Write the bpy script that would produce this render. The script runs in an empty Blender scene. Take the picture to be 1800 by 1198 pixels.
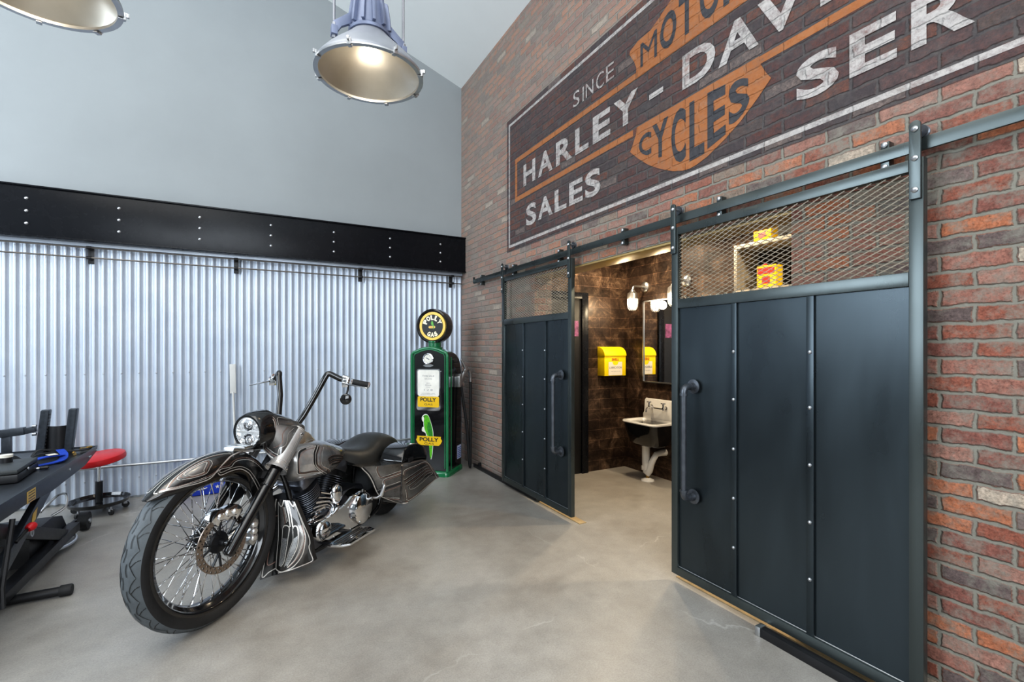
import bpy, bmesh, math, random
from mathutils import Vector, Matrix
random.seed(7)
PI = math.pi
SC = bpy.context.scene
COL = SC.collection
V = Vector


def rad(a): return math.radians(a)


# ------------------------------------------------------------------ mesh builder
class MB:
    def __init__(s):
        s.v = []; s.f = []; s.mi = []; s.sh = []

    def add(s, verts, faces, mi=0, shade=None):
        o = len(s.v)
        for i, p in enumerate(verts):
            s.v.append((p[0], p[1], p[2]))
            s.sh.append(0.5 if shade is None else (shade[i] if hasattr(shade, '__len__') else shade))
        for f in faces:
            s.f.append([o + k for k in f]); s.mi.append(mi)
        return s

    def box(s, c, d, mi=0, rz=0, mat=None, shade=None):
        x, y, z = d[0] / 2, d[1] / 2, d[2] / 2
        vs = [V((sx * x, sy * y, sz * z)) for sz in (-1, 1) for sx, sy in ((-1, -1), (1, -1), (1, 1), (-1, 1))]
        if mat is None:
            mat = Matrix.Rotation(rz, 3, 'Z')
        vs = [mat @ v + V(c) for v in vs]
        return s.add(vs, [(3, 2, 1, 0), (4, 5, 6, 7), (0, 1, 5, 4), (1, 2, 6, 5), (2, 3, 7, 6), (3, 0, 4, 7)], mi, shade)

    def span(s, a, b, mi=0):
        return s.box([(a[i] + b[i]) / 2 for i in range(3)], [abs(b[i] - a[i]) for i in range(3)], mi)

    def bar(s, p0, p1, w, h, mi=0, up=(0, 0, 1)):
        p0 = V(p0); p1 = V(p1); d = (p1 - p0); L = d.length; d.normalize()
        u = V(up); r = d.cross(u)
        if r.length < 1e-4:
            r = d.cross(V((1, 0, 0)))
        r.normalize(); u = r.cross(d)
        m = Matrix((d, r, u)).transposed()
        return s.box((p0 + p1) / 2, (L, w, h), mi, mat=m)

    def cyl(s, p0, p1, r0, r1=None, n=16, mi=0, caps=True):
        r1 = r0 if r1 is None else r1
        return s.tube([p0, p1], [r0, r1], n, mi, caps=caps)

    def tube(s, pts, r, n=10, mi=0, closed=False, caps=True, squash=1.0):
        pts = [V(p) for p in pts]; m = len(pts)
        rs = r if hasattr(r, '__len__') else [r] * m
        tang = []
        for i in range(m):
            if closed:
                t = pts[(i + 1) % m] - pts[i - 1]
            else:
                t = pts[min(i + 1, m - 1)] - pts[max(i - 1, 0)]
            tang.append(t.normalized() if t.length > 1e-9 else V((0, 0, 1)))
        a = V((0, 0, 1))
        if abs(tang[0].dot(a)) > .95:
            a = V((1, 0, 0))
        u = (a - tang[0] * a.dot(tang[0])).normalized()
        vs = []
        for i in range(m):
            t = tang[i]
            u = (u - t * u.dot(t))
            u = u.normalized() if u.length > 1e-6 else t.orthogonal().normalized()
            w = t.cross(u)
            for k in range(n):
                an = 2 * PI * k / n
                vs.append(pts[i] + (u * math.cos(an) * squash + w * math.sin(an)) * rs[i])
        fs = []
        for i in range(m if closed else m - 1):
            j = (i + 1) % m
            for k in range(n):
                l = (k + 1) % n
                fs.append((i * n + k, i * n + l, j * n + l, j * n + k))
        if caps and not closed:
            fs.append(tuple(range(n))[::-1]); fs.append(tuple((m - 1) * n + k for k in range(n)))
        return s.add(vs, fs, mi)

    def lathe(s, prof, n=32, o=(0, 0, 0), ax=(0, 0, 1), mi=0, closed=False, a0=0., a1=2 * PI):
        """prof: (radius, distance along axis)"""
        ax = V(ax).normalized(); u = ax.orthogonal().normalized(); w = ax.cross(u); o = V(o)
        full = abs(a1 - a0 - 2 * PI) < 1e-6
        nn = n if full else n + 1
        vs = []
        for (r, h) in prof:
            for k in range(nn):
                an = a0 + (a1 - a0) * k / n
                vs.append(o + ax * h + (u * math.cos(an) + w * math.sin(an)) * r)
        fs = []; m = len(prof)
        for i in range(m if closed else m - 1):
            j = (i + 1) % m
            for k in range(n):
                l = (k + 1) % nn
                fs.append((i * nn + k, i * nn + l, j * nn + l, j * nn + k))
        return s.add(vs, fs, mi)

    def prism(s, poly, h0, h1, fr, mi=0):
        """poly 2d points; fr(x, y, h) -> 3d"""
        n = len(poly)
        vs = [fr(x, y, h0) for x, y in poly] + [fr(x, y, h1) for x, y in poly]
        fs = [tuple(range(n))[::-1], tuple(range(n, 2 * n))]
        for k in range(n):
            l = (k + 1) % n
            fs.append((k, l, n + l, n + k))
        return s.add(vs, fs, mi)

    def loft(s, rings, mi=0, caps=True, shade=None):
        n = len(rings[0]); vs = []; fs = []; sh = []
        for i, r in enumerate(rings):
            vs += list(r)
            if shade: sh += [shade(i / (len(rings) - 1), k / n) for k in range(n)]
        for i in range(len(rings) - 1):
            for k in range(n):
                l = (k + 1) % n
                fs.append((i * n + k, i * n + l, (i + 1) * n + l, (i + 1) * n + k))
        if caps:
            fs.append(tuple(range(n))[::-1]); fs.append(tuple((len(rings) - 1) * n + k for k in range(n)))
        return s.add(vs, fs, mi, sh if shade else None)

    def grid(s, fn, nu, nv, mi=0, shade=None, flip=False):
        vs = []; sh = []
        for i in range(nu + 1):
            for j in range(nv + 1):
                vs.append(fn(i / nu, j / nv))
                if shade: sh.append(shade(i / nu, j / nv))
        fs = []
        for i in range(nu):
            for j in range(nv):
                a = i * (nv + 1) + j
                q = (a, a + nv + 1, a + nv + 2, a + 1)
                fs.append(q[::-1] if flip else q)
        return s.add(vs, fs, mi, sh if shade else None)

    def ribbon(s, fn, uv, w, off, mi=0, sign=1, sub=6, closed=False):
        """thin stripe that follows a parametric surface"""
        pts = catmull(uv, sub, closed)
        e = 2e-3; vs = []; fs = []
        P = [fn(min(max(a, 0), 1), min(max(b, 0), 1)) for a, b in pts]
        for i, (a, b) in enumerate(pts):
            a = min(max(a, e), 1 - e); b = min(max(b, e), 1 - e)
            du = V(fn(a + e, b)) - V(fn(a - e, b)); dv = V(fn(a, b + e)) - V(fn(a, b - e))
            nn = du.cross(dv)
            nn = nn.normalized() * sign if nn.length > 1e-12 else V((0, 0, 1))
            t = V(P[min(i + 1, len(P) - 1)]) - V(P[max(i - 1, 0)])
            if t.length < 1e-9: t = du
            sd = nn.cross(t.normalized())
            for k in (1, -1):
                p = V(P[i]) + nn * off * k
                vs += [p - sd * w * .54, p + sd * w * .54]
        for i in range(len(pts) - 1):
            for o in (0, 2):
                fs.append((4 * i + o, 4 * i + o + 1, 4 * i + o + 5, 4 * i + o + 4))
        return s.add(vs, fs, mi)


def catmull(pts, sub=6, closed=False):
    n = len(pts); out = []
    dim = len(pts[0])
    rng = n if closed else n - 1
    for i in range(rng):
        p0 = pts[i - 1] if (i > 0 or closed) else pts[0]
        p1 = pts[i]; p2 = pts[(i + 1) % n]
        p3 = pts[(i + 2) % n] if (closed or i + 2 < n) else pts[-1]
        for k in range(sub):
            t = k / sub
            out.append(tuple(.5 * ((2 * p1[d]) + (-p0[d] + p2[d]) * t + (2 * p0[d] - 5 * p1[d] + 4 * p2[d] - p3[d]) * t * t
                                   + (-p0[d] + 3 * p1[d] - 3 * p2[d] + p3[d]) * t ** 3) for d in range(dim)))
    if not closed:
        out.append(tuple(pts[-1]))
    return out


def interp(pts, t):
    """smooth value along a list of equal steps, t in 0..1"""
    n = len(pts) - 1
    x = min(max(t, 0), 1) * n
    i = min(int(x), n - 1); f = x - i
    p0 = pts[max(i - 1, 0)]; p1 = pts[i]; p2 = pts[i + 1]; p3 = pts[min(i + 2, n)]
    return tuple(.5 * ((2 * p1[d]) + (-p0[d] + p2[d]) * f + (2 * p0[d] - 5 * p1[d] + 4 * p2[d] - p3[d]) * f * f
                       + (-p0[d] + 3 * p1[d] - 3 * p2[d] + p3[d]) * f ** 3) for d in range(len(p1)))


def rrect(w, h, r, n=4, cx=0, cy=0):
    out = []
    for (sx, sy, a) in ((1, 1, 0), (-1, 1, 90), (-1, -1, 180), (1, -1, 270)):
        for k in range(n + 1):
            an = rad(a + 90 * k / n)
            out.append((cx + sx * (w / 2 - r) + r * math.cos(an), cy + sy * (h / 2 - r) + r * math.sin(an)))
    return out


def obj(name, mb, mats, parent=None, bev=0, ang=38, smooth=True, loc=None, merge=False):
    me = bpy.data.meshes.new(name)
    me.from_pydata(mb.v, [], mb.f)
    if not isinstance(mats, (list, tuple)): mats = [mats]
    for m in mats: me.materials.append(m)
    me.polygons.foreach_set('material_index', mb.mi)
    at = me.attributes.new('shade', 'FLOAT', 'POINT'); at.data.foreach_set('value', mb.sh)
    bm = bmesh.new(); bm.from_mesh(me)
    if merge: bmesh.ops.remove_doubles(bm, verts=bm.verts, dist=1e-5)
    if bev:
        es = [e for e in bm.edges if len(e.link_faces) == 2 and e.calc_face_angle(0) > rad(50)]
        bmesh.ops.bevel(bm, geom=es, offset=bev, segments=2, profile=.6, affect='EDGES', clamp_overlap=True)
    bm.to_mesh(me); bm.free()
    me.update()
    if smooth:
        me.polygons.foreach_set('use_smooth', [True] * len(me.polygons))
        me.set_sharp_from_angle(angle=rad(ang))
    o = bpy.data.objects.new(name, me); COL.objects.link(o)
    if parent is not None: o.parent = parent
    if loc is not None: o.location = loc
    return o


def tag(o, label, cat, group=None, kind=None):
    o['label'] = label
    if cat: o['category'] = cat
    if group: o['group'] = group
    if kind: o['kind'] = kind
    return o


def thing(name, label, cat, loc=(0, 0, 0), rz=0, group=None, kind=None):
    o = bpy.data.objects.new(name, None); COL.objects.link(o)
    o.location = loc; o.rotation_euler = (0, 0, rz); o.empty_display_size = .1
    return tag(o, label, cat, group, kind)


def dup(root, loc=None, rz=None, label=None):
    def cp(o, par):
        c = o.copy(); COL.objects.link(c); c.parent = par
        for ch in o.children: cp(ch, c)
        return c
    kids = list(root.children)
    r = root.copy(); COL.objects.link(r)
    for k in kids: cp(k, r)
    if loc is not None: r.location = loc
    if rz is not None: r.rotation_euler = (0, 0, rz)
    if label: r['label'] = label
    return r


# ------------------------------------------------------------------ text (built-in font -> flat polygons)
_tc = {}


def glyphs(txt, bold=0.0, sp=1.0):
    key = (txt, bold, sp)
    if key in _tc: return _tc[key]
    cu = bpy.data.curves.new('t', 'FONT'); cu.body = txt; cu.size = 1; cu.offset = bold; cu.space_character = sp
    cu.resolution_u = 4
    o = bpy.data.objects.new('t', cu); COL.objects.link(o)
    dg = bpy.context.evaluated_depsgraph_get(); dg.update()
    me = bpy.data.meshes.new_from_object(o.evaluated_get(dg))
    vs = [(v.co.x, v.co.y) for v in me.vertices]; fs = [tuple(p.vertices) for p in me.polygons]
    bpy.data.objects.remove(o); bpy.data.curves.remove(cu); bpy.data.meshes.remove(me)
    x0 = min(v[0] for v in vs); x1 = max(v[0] for v in vs); y0 = min(v[1] for v in vs); y1 = max(v[1] for v in vs)
    _tc[key] = ([((x - x0) / (x1 - x0), (y - y0) / max(y1 - y0, 1e-6)) for x, y in vs], fs)
    return _tc[key]


def put_text(mb, txt, fn, bold=0.02, mi=0, sp=1.0):
    """fn(a, b) maps the unit box of the text to 3d"""
    vs, fs = glyphs(txt, bold, sp)
    mb.add([fn(a, b) for a, b in vs], fs, mi)


# ------------------------------------------------------------------ materials
def new_mat(name):
    m = bpy.data.materials.new(name); m.use_nodes = True
    nt = m.node_tree; nt.nodes.clear()
    out = nt.nodes.new('ShaderNodeOutputMaterial'); b = nt.nodes.new('ShaderNodeBsdfPrincipled')
    nt.links.new(b.outputs[0], out.inputs[0])
    return m, nt, b


def nd(nt, t, **kw):
    n = nt.nodes.new(t)
    for k, v in kw.items():
        if k.startswith('i_'): n.inputs[k[2:].replace('_', ' ')].default_value = v
        else: setattr(n, k, v)
    return n


def rgba(c): return (c[0], c[1], c[2], 1)


def mixc(nt, fac, a, b, mode='MIX'):
    n = nt.nodes.new('ShaderNodeMix'); n.data_type = 'RGBA'; n.blend_type = mode
    for sock, val in ((0, fac), (6, a), (7, b)):
        if hasattr(val, 'is_output'): nt.links.new(val, n.inputs[sock])
        else: n.inputs[sock].default_value = val if sock == 0 else rgba(val)
    return n.outputs[2]


def math_(nt, op, a, b=0.0, clamp=False):
    n = nt.nodes.new('ShaderNodeMath'); n.operation = op; n.use_clamp = clamp
    for i, v in enumerate((a, b)):
        if hasattr(v, 'is_output'): nt.links.new(v, n.inputs[i])
        else: n.inputs[i].default_value = v
    return n.outputs[0]


def ramp(nt, fac, stops, interp_='LINEAR'):
    n = nt.nodes.new('ShaderNodeValToRGB'); cr = n.color_ramp; cr.interpolation = interp_
    while len(cr.elements) < len(stops): cr.elements.new(.5)
    for e, (p, c) in zip(cr.elements, stops):
        e.position = p; e.color = rgba(c) if hasattr(c, '__len__') else (c, c, c, 1)
    nt.links.new(fac, n.inputs[0])
    return n.outputs[0]


def noise(nt, scale, detail=4, vec=None, rough=.55, dist=0):
    n = nt.nodes.new('ShaderNodeTexNoise')
    n.inputs['Scale'].default_value = scale; n.inputs['Detail'].default_value = detail
    n.inputs['Roughness'].default_value = rough; n.inputs['Distortion'].default_value = dist
    if vec is not None: nt.links.new(vec, n.inputs['Vector'])
    return n.outputs[0]


def objco(nt): return nd(nt, 'ShaderNodeTexCoord').outputs['Object']


def bump(nt, b, h, strength=.3, dist=.01):
    n = nt.nodes.new('ShaderNodeBump'); n.inputs['Strength'].default_value = strength; n.inputs['Distance'].default_value = dist
    nt.links.new(h, n.inputs['Height']); nt.links.new(n.outputs[0], b.inputs['Normal'])


def simple(name, c, rough=.5, metal=0, var=.12, sc=9, coat=0, bmp=0, spec=.5, emit=0, ecol=None):
    m, nt, b = new_mat(name)
    co = objco(nt)
    n = noise(nt, sc, 5, co)
    lo = tuple(x * (1 - var) for x in c); hi = tuple(min(1, x * (1 + var)) for x in c)
    nt.links.new(ramp(nt, n, [(.3, lo), (.7, hi)]), b.inputs['Base Color'])
    b.inputs['Metallic'].default_value = metal
    b.inputs['Roughness'].default_value = rough
    b.inputs['Coat Weight'].default_value = coat
    b.inputs['Coat Roughness'].default_value = .05
    b.inputs['Specular IOR Level'].default_value = spec
    r2 = noise(nt, sc * 3, 3, co)
    nt.links.new(ramp(nt, r2, [(.3, max(0, rough * .95)), (.7, min(1, rough * 1.05))]), b.inputs['Roughness'])
    if bmp:
        bump(nt, b, noise(nt, sc * 12, 4, co), bmp, .004)
    if emit:
        b.inputs['Emission Color'].default_value = rgba(ecol or c); b.inputs['Emission Strength'].default_value = emit
    return m
def brick_nodes(nt):
    geo = nd(nt, 'ShaderNodeNewGeometry')
    sep = nd(nt, 'ShaderNodeSeparateXYZ'); nt.links.new(geo.outputs['Position'], sep.inputs[0])
    u = math_(nt, 'SUBTRACT', sep.outputs[0], sep.outputs[1])
    cmb = nd(nt, 'ShaderNodeCombineXYZ'); nt.links.new(u, cmb.inputs[0]); nt.links.new(sep.outputs[2], cmb.inputs[1])
    # rough, hand-laid edges
    nz = nd(nt, 'ShaderNodeTexNoise'); nz.inputs['Scale'].default_value = 16; nz.inputs['Detail'].default_value = 6; nz.inputs['Roughness'].default_value = .65
    nt.links.new(cmb.outputs[0], nz.inputs['Vector'])
    sub = nd(nt, 'ShaderNodeVectorMath', operation='SUBTRACT'); nt.links.new(nz.outputs['Color'], sub.inputs[0]); sub.inputs[1].default_value = (.5, .5, .5)
    scl = nd(nt, 'ShaderNodeVectorMath', operation='SCALE'); nt.links.new(sub.outputs[0], scl.inputs[0]); scl.inputs['Scale'].default_value = .030
    adv = nd(nt, 'ShaderNodeVectorMath', operation='ADD'); nt.links.new(cmb.outputs[0], adv.inputs[0]); nt.links.new(scl.outputs[0], adv.inputs[1])
    br = nd(nt, 'ShaderNodeTexBrick', offset=.5, squash=1.0)
    for k, v in (('Scale', 1), ('Mortar Size', .0108), ('Mortar Smooth', .7), ('Bias', 0), ('Brick Width', .212), ('Row Height', .0677)):
        br.inputs[k].default_value = v
    br.inputs['Color1'].default_value = (0, 0, 0, 1); br.inputs['Color2'].default_value = (1, 1, 1, 1); br.inputs['Mortar'].default_value = (.5, .5, .5, 1)
    nt.links.new(adv.outputs[0], br.inputs['Vector'])
    col = ramp(nt, br.outputs['Color'], [(0, (.115, .085, .082)), (.09, (.225, .080, .054)), (.24, (.255, .118, .092)), (.38, (.33, .125, .066)),
                                         (.50, (.19, .078, .062)), (.62, (.275, .145, .115)), (.74, (.34, .135, .075)), (.84, (.20, .145, .115)), (.90, (.145, .105, .10)), (.95, (.40, .33, .27))], 'CONSTANT')
    n2 = noise(nt, 42, 6, cmb.outputs[0], .7)
    col = mixc(nt, 1.0, col, ramp(nt, n2, [(.28, .50), (.72, 1.30)]), 'MULTIPLY')
    n7 = noise(nt, 105, 5, cmb.outputs[0], .75)
    col = mixc(nt, 1.0, col, ramp(nt, n7, [(.33, .45), (.45, .95), (.66, 1.25)]), 'MULTIPLY')
    n3 = noise(nt, 5.5, 5, cmb.outputs[0], .7)
    n4 = noise(nt, 17, 6, cmb.outputs[0], .75)
    mort = mixc(nt, n4, (.145, .140, .120), (.235, .228, .200))
    # mortar smeared over some bricks
    sm = ramp(nt, math_(nt, 'MULTIPLY', n3, n4), [(.22, 0), (.36, .80)])
    col = mixc(nt, sm, col, mort)
    col = mixc(nt, br.outputs['Fac'], col, mort)
    h = math_(nt, 'ADD', math_(nt, 'MULTIPLY', br.outputs['Fac'], -1.0), math_(nt, 'MULTIPLY', n2, .55))
    global_tint = br.outputs['Color']
    return col, h, n3, n4, br.outputs['Fac'], cmb.outputs[0], sep, global_tint


def mat_brick():
    m, nt, b = new_mat('old brick')
    col, h, n3, n4, fac, vec, sep, tint = brick_nodes(nt)
    # paler, greyer bricks further up and near the far corner
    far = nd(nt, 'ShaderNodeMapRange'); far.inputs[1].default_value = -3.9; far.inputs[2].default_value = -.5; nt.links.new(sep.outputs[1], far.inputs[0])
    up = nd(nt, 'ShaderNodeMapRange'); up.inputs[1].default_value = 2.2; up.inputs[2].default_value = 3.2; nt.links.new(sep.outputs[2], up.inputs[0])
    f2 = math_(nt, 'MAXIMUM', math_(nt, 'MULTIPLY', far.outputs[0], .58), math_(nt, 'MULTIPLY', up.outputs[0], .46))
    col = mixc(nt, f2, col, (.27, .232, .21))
    col = mixc(nt, 1.0, col, (1.28, 1.26, 1.22), 'MULTIPLY')
    nt.links.new(col, b.inputs['Base Color']); b.inputs['Roughness'].default_value = .88
    bump(nt, b, h, .9, .009)
    return m


def mat_mural(name, paint, paint2, wear, keep=.0):
    """old sign paint that lets the same bricks show through"""
    m, nt, b = new_mat(name)
    col, h, n3, n4, fac, vec, sep, tint = brick_nodes(nt)
    n5 = noise(nt, 26, 8, vec, .8); n6 = noise(nt, 3.1, 5, vec, .65)
    p = mixc(nt, ramp(nt, n5, [(.35, 0), (.65, 1)]), paint, paint2)
    p = mixc(nt, .35, p, mixc(nt, 1.0, p, col, 'MULTIPLY')) if keep == 0 else p
    w = ramp(nt, math_(nt, 'ADD', math_(nt, 'MULTIPLY', n5, .65), math_(nt, 'MULTIPLY', n6, .35)), [(wear[0], wear[2]), (wear[1], wear[3])])
    base = mixc(nt, 1.0, col, (.58, .53, .57), 'MULTIPLY')
    if keep == 0:
        w = math_(nt, 'MAXIMUM', w, math_(nt, 'MULTIPLY', ramp(nt, tint, [(.35, .1), (.8, .85)]), ramp(nt, n5, [(.35, .25), (.6, 1)])))
    nt.links.new(mixc(nt, w, p, base if keep == 0 else mixc(nt, .5, col, base)), b.inputs['Base Color'])
    b.inputs['Roughness'].default_value = .85
    bump(nt, b, h, .8, .008)
    return m


def mat_floor():
    m, nt, b = new_mat('polished concrete')
    co = objco(nt)
    a = noise(nt, .9, 6, co, .6, .4); c = noise(nt, 7, 8, co, .7); d = noise(nt, 120, 3, co, .7)
    col = ramp(nt, a, [(.28, (.245, .218, .19)), (.45, (.318, .297, .268)), (.6, (.36, .342, .315)), (.75, (.41, .392, .37))])
    col = mixc(nt, 1.0, col, ramp(nt, c, [(.3, .86), (.7, 1.1)]), 'MULTIPLY')
    col = mixc(nt, 1.0, col, ramp(nt, d, [(.35, .88), (.65, 1.08)]), 'MULTIPLY')
    sp_ = noise(nt, 260, 2, co, .5)
    col = mixc(nt, 1.0, col, ramp(nt, sp_, [(.27, .55), (.36, 1.0), (.68, 1.0), (.76, 1.25)]), 'MULTIPLY')
    # hairline cracks
    vo = nd(nt, 'ShaderNodeTexVoronoi', feature='DISTANCE_TO_EDGE'); vo.inputs['Scale'].default_value = .42
    ds = nd(nt, 'ShaderNodeVectorMath', operation='ADD')
    nz = nd(nt, 'ShaderNodeTexNoise'); nz.inputs['Scale'].default_value = 5; nz.inputs['Detail'].default_value = 6; nt.links.new(co, nz.inputs['Vector'])
    s2 = nd(nt, 'ShaderNodeVectorMath', operation='SCALE'); nt.links.new(nz.outputs['Color'], s2.inputs[0]); s2.inputs['Scale'].default_value = .25
    nt.links.new(co, ds.inputs[0]); nt.links.new(s2.outputs[0], ds.inputs[1]); nt.links.new(ds.outputs[0], vo.inputs['Vector'])
    cr = math_(nt, 'MULTIPLY', ramp(nt, vo.outputs['Distance'], [(.0, 1), (.0035, 0)]), ramp(nt, noise(nt, 1.3, 3, co), [(.5, 0), (.6, .55)]))
    col = mixc(nt, cr, col, (.55, .53, .50))
    nt.links.new(col, b.inputs['Base Color'])
    nt.links.new(ramp(nt, c, [(.3, .32), (.7, .42)]), b.inputs['Roughness'])
    b.inputs['Specular IOR Level'].default_value = .45
    bump(nt, b, d, .05, .002)
    return m


def mat_corr():
    m, nt, b = new_mat('corrugated sheet')
    co = objco(nt)
    n = noise(nt, 3, 4, co); n2 = noise(nt, 60, 3, co)
    col = ramp(nt, n, [(.3, (.50, .555, .64)), (.7, (.59, .64, .71))])
    nt.links.new(col, b.inputs['Base Color'])
    b.inputs['Metallic'].default_value = .4
    nt.links.new(ramp(nt, n2, [(.3, .36), (.7, .46)]), b.inputs['Roughness'])
    return m


def mat_steel_dark(name, k, streak, tone=(.042, .053, .060)):
    m, nt, b = new_mat(name)
    co = objco(nt)
    mp = nd(nt, 'ShaderNodeMapping'); mp.inputs['Scale'].default_value = (1.0, 1.5, .45); nt.links.new(co, mp.inputs[0])
    n = noise(nt, 2.4, 3, mp.outputs[0], .5, .4); n2 = noise(nt, 9, 3, co, .5)
    col = ramp(nt, n, [(.3, tuple(k * (1 - streak) * x for x in tone)), (.55, tuple(k * x for x in tone)), (.75, tuple(k * (1 + streak) * x for x in tone))])
    nt.links.new(col, b.inputs['Base Color']); b.inputs['Metallic'].default_value = .75
    rr = math_(nt, 'ADD', ramp(nt, n, [(.3, .22), (.7, .34)]), math_(nt, 'MULTIPLY', n2, .05))
    nt.links.new(rr, b.inputs['Roughness'])
    return m


def mat_tile():
    m, nt, b = new_mat('rusted metal tile')
    geo = nd(nt, 'ShaderNodeNewGeometry'); sep = nd(nt, 'ShaderNodeSeparateXYZ'); nt.links.new(geo.outputs['Position'], sep.inputs[0])
    u = math_(nt, 'SUBTRACT', sep.outputs[0], sep.outputs[1])
    cmb = nd(nt, 'ShaderNodeCombineXYZ'); nt.links.new(u, cmb.inputs[0]); nt.links.new(sep.outputs[2], cmb.inputs[1])
    br = nd(nt, 'ShaderNodeTexBrick', offset=.37)
    for k, v in (('Scale', 1), ('Mortar Size', .002), ('Mortar Smooth', .1), ('Bias', 0), ('Brick Width', .46), ('Row Height', .122)):
        br.inputs[k].default_value = v
    br.inputs['Color1'].default_value = (.7, .7, .7, 1); br.inputs['Color2'].default_value = (1.1, 1.1, 1.1, 1); br.inputs['Mortar'].default_value = (2.3, 2.1, 1.95, 1)
    nt.links.new(cmb.outputs[0], br.inputs['Vector'])
    n = noise(nt, 4.5, 8, cmb.outputs[0], .72, .8); n2 = noise(nt, 34, 6, cmb.outputs[0], .7)
    col = ramp(nt, n, [(.32, (.018, .013, .011)), (.5, (.060, .038, .027)), (.62, (.15, .098, .066)), (.74, (.30, .21, .15))])
    col = mixc(nt, 1.0, col, ramp(nt, n2, [(.3, .6), (.7, 1.35)]), 'MULTIPLY')
    col = mixc(nt, 1.0, col, br.outputs['Color'], 'MULTIPLY')
    nt.links.new(col, b.inputs['Base Color']); b.inputs['Metallic'].default_value = .35
    nt.links.new(ramp(nt, n2, [(.3, .28), (.7, .5)]), b.inputs['Roughness'])
    h = math_(nt, 'ADD', math_(nt, 'MULTIPLY', br.outputs['Fac'], -1.2), math_(nt, 'MULTIPLY', n2, .4))
    bump(nt, b, h, .4, .004)
    return m


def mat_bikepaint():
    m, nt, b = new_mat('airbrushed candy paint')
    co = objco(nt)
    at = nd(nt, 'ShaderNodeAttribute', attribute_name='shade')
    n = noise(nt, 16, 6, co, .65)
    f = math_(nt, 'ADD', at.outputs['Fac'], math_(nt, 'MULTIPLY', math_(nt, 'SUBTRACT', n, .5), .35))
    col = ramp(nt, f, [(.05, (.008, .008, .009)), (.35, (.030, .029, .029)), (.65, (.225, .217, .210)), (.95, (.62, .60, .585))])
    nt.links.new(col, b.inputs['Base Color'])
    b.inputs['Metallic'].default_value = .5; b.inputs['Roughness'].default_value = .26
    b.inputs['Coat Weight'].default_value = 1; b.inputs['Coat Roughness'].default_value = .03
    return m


def glass(name, c=(1, 1, 1), rough=0.0, ior=1.45):
    m, nt, b = new_mat(name)
    b.inputs['Base Color'].default_value = rgba(c); b.inputs['Transmission Weight'].default_value = 1
    b.inputs['Roughness'].default_value = rough; b.inputs['IOR'].default_value = ior
    return m


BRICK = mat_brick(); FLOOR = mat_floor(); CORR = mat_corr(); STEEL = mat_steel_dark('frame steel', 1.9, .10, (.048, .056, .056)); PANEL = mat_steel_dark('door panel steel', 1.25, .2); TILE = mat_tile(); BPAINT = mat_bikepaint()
MUR_BG = mat_mural('mural ground', (.072, .063, .070), (.135, .118, .122), (.40, .60, .08, .85))
MUR_WHITE = mat_mural('mural white', (.56, .52, .49), (.40, .38, .38), (.46, .66, .0, .9), 1)
MUR_ORANGE = mat_mural('mural orange', (.34, .118, .036), (.44, .19, .08), (.48, .70, .0, .8), 1)
MUR_BLACK = mat_mural('mural black', (.038, .038, .045), (.08, .078, .085), (.56, .74, .0, .45), 1)
PLASTER = simple('blue grey wall paint', (.335, .358, .368), .75, var=.03, sc=1.5)
CEIL = simple('pale ceiling paint', (.80, .83, .825), .8, var=.02, sc=1.5)
BLACKBEAM = simple('black painted steel', (.008, .009, .012), .27, .0, var=.1, sc=4, spec=.25)
BLACK = simple('satin black', (.014, .014, .016), .42, var=.2)
GLOSSBLACK = simple('gloss black', (.008, .008, .009), .12, coat=.6, var=.1)
BRZ = simple('bronze paint with warm gleam', (.42, .35, .26), .24, .55, coat=1, var=.1)  # dash bronze made lighter, its warm reflected light put into the colour
BOLTM = simple('dull bolt', (.13, .13, .13), .6, .3)
HANG = simple('grey hanging rod', (.30, .31, .34), .45, .6)
RUBBER = simple('black rubber', (.018, .018, .019), .65, var=.2, bmp=.15)
TREAD = simple('scuffed tread rubber', (.095, .108, .118), .62, var=.16, sc=14, bmp=.1)
CHROME = simple('chrome', (.78, .79, .81), .07, 1, var=.02)
ALU = simple('brushed aluminium', (.58, .59, .60), .34, 1, var=.06)
ZINC = simple('zinc plated', (.52, .53, .55), .38, 1, var=.1, sc=30)
DISCST = simple('brake disc steel', (.36, .30, .26), .38, 1, var=.12, sc=40)
PINS = simple('silver pinstripe', (.74, .71, .67), .30, .55, var=.08)
PINK = simple('copper pinstripe', (.36, .22, .18), .32, .55, var=.08)
LEATHER = simple('black leather', (.024, .025, .025), .44, var=.15, bmp=.25, sc=18)
ROD = simple('rod steel', (.20, .185, .17), .4, .8)
PIPE = simple('black iron pipe', (.12, .13, .148), .36, .7, var=.2, sc=20)
GALV = simple('galvanised conduit', (.55, .56, .57), .38, .85, var=.1)
GREEN = simple('pump green enamel', (.012, .17, .065), .18, coat=.6, var=.08)
YELLOW = simple('yellow enamel', (.80, .50, .012), .3, coat=.3, var=.04)
MBYEL = simple('mailbox yellow paint', (.88, .66, .008), .35, var=.04)
CREAM = simple('cream enamel', (.80, .77, .68), .35, var=.04)
WHITE = simple('white enamel', (.80, .79, .76), .2, coat=.5, var=.03)
PAPER = simple('off white label', (.74, .69, .60), .7, var=.04)
RED = simple('red vinyl', (.55, .016, .022), .4, var=.1)
REDP = simple('red paint', (.50, .03, .02), .4, var=.1)
BLUE = simple('blue paint', (.010, .045, .42), .38, var=.1)
BLUEWEB = simple('blue webbing', (.012, .06, .42), .75, var=.15, sc=60)
DARKCLOTH = simple('black webbing', (.012, .012, .013), .8, var=.3, sc=30)
LIFT = simple('hammered grey paint', (.050, .058, .070), .34, .5, var=.18, sc=40, bmp=.15)
LIFTTOP = simple('checker plate', (.045, .050, .058), .36, .6, var=.2, sc=60, bmp=.4)
GUN = simple('lamp housing paint', (.20, .23, .33), .42, .25, var=.08)
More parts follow.
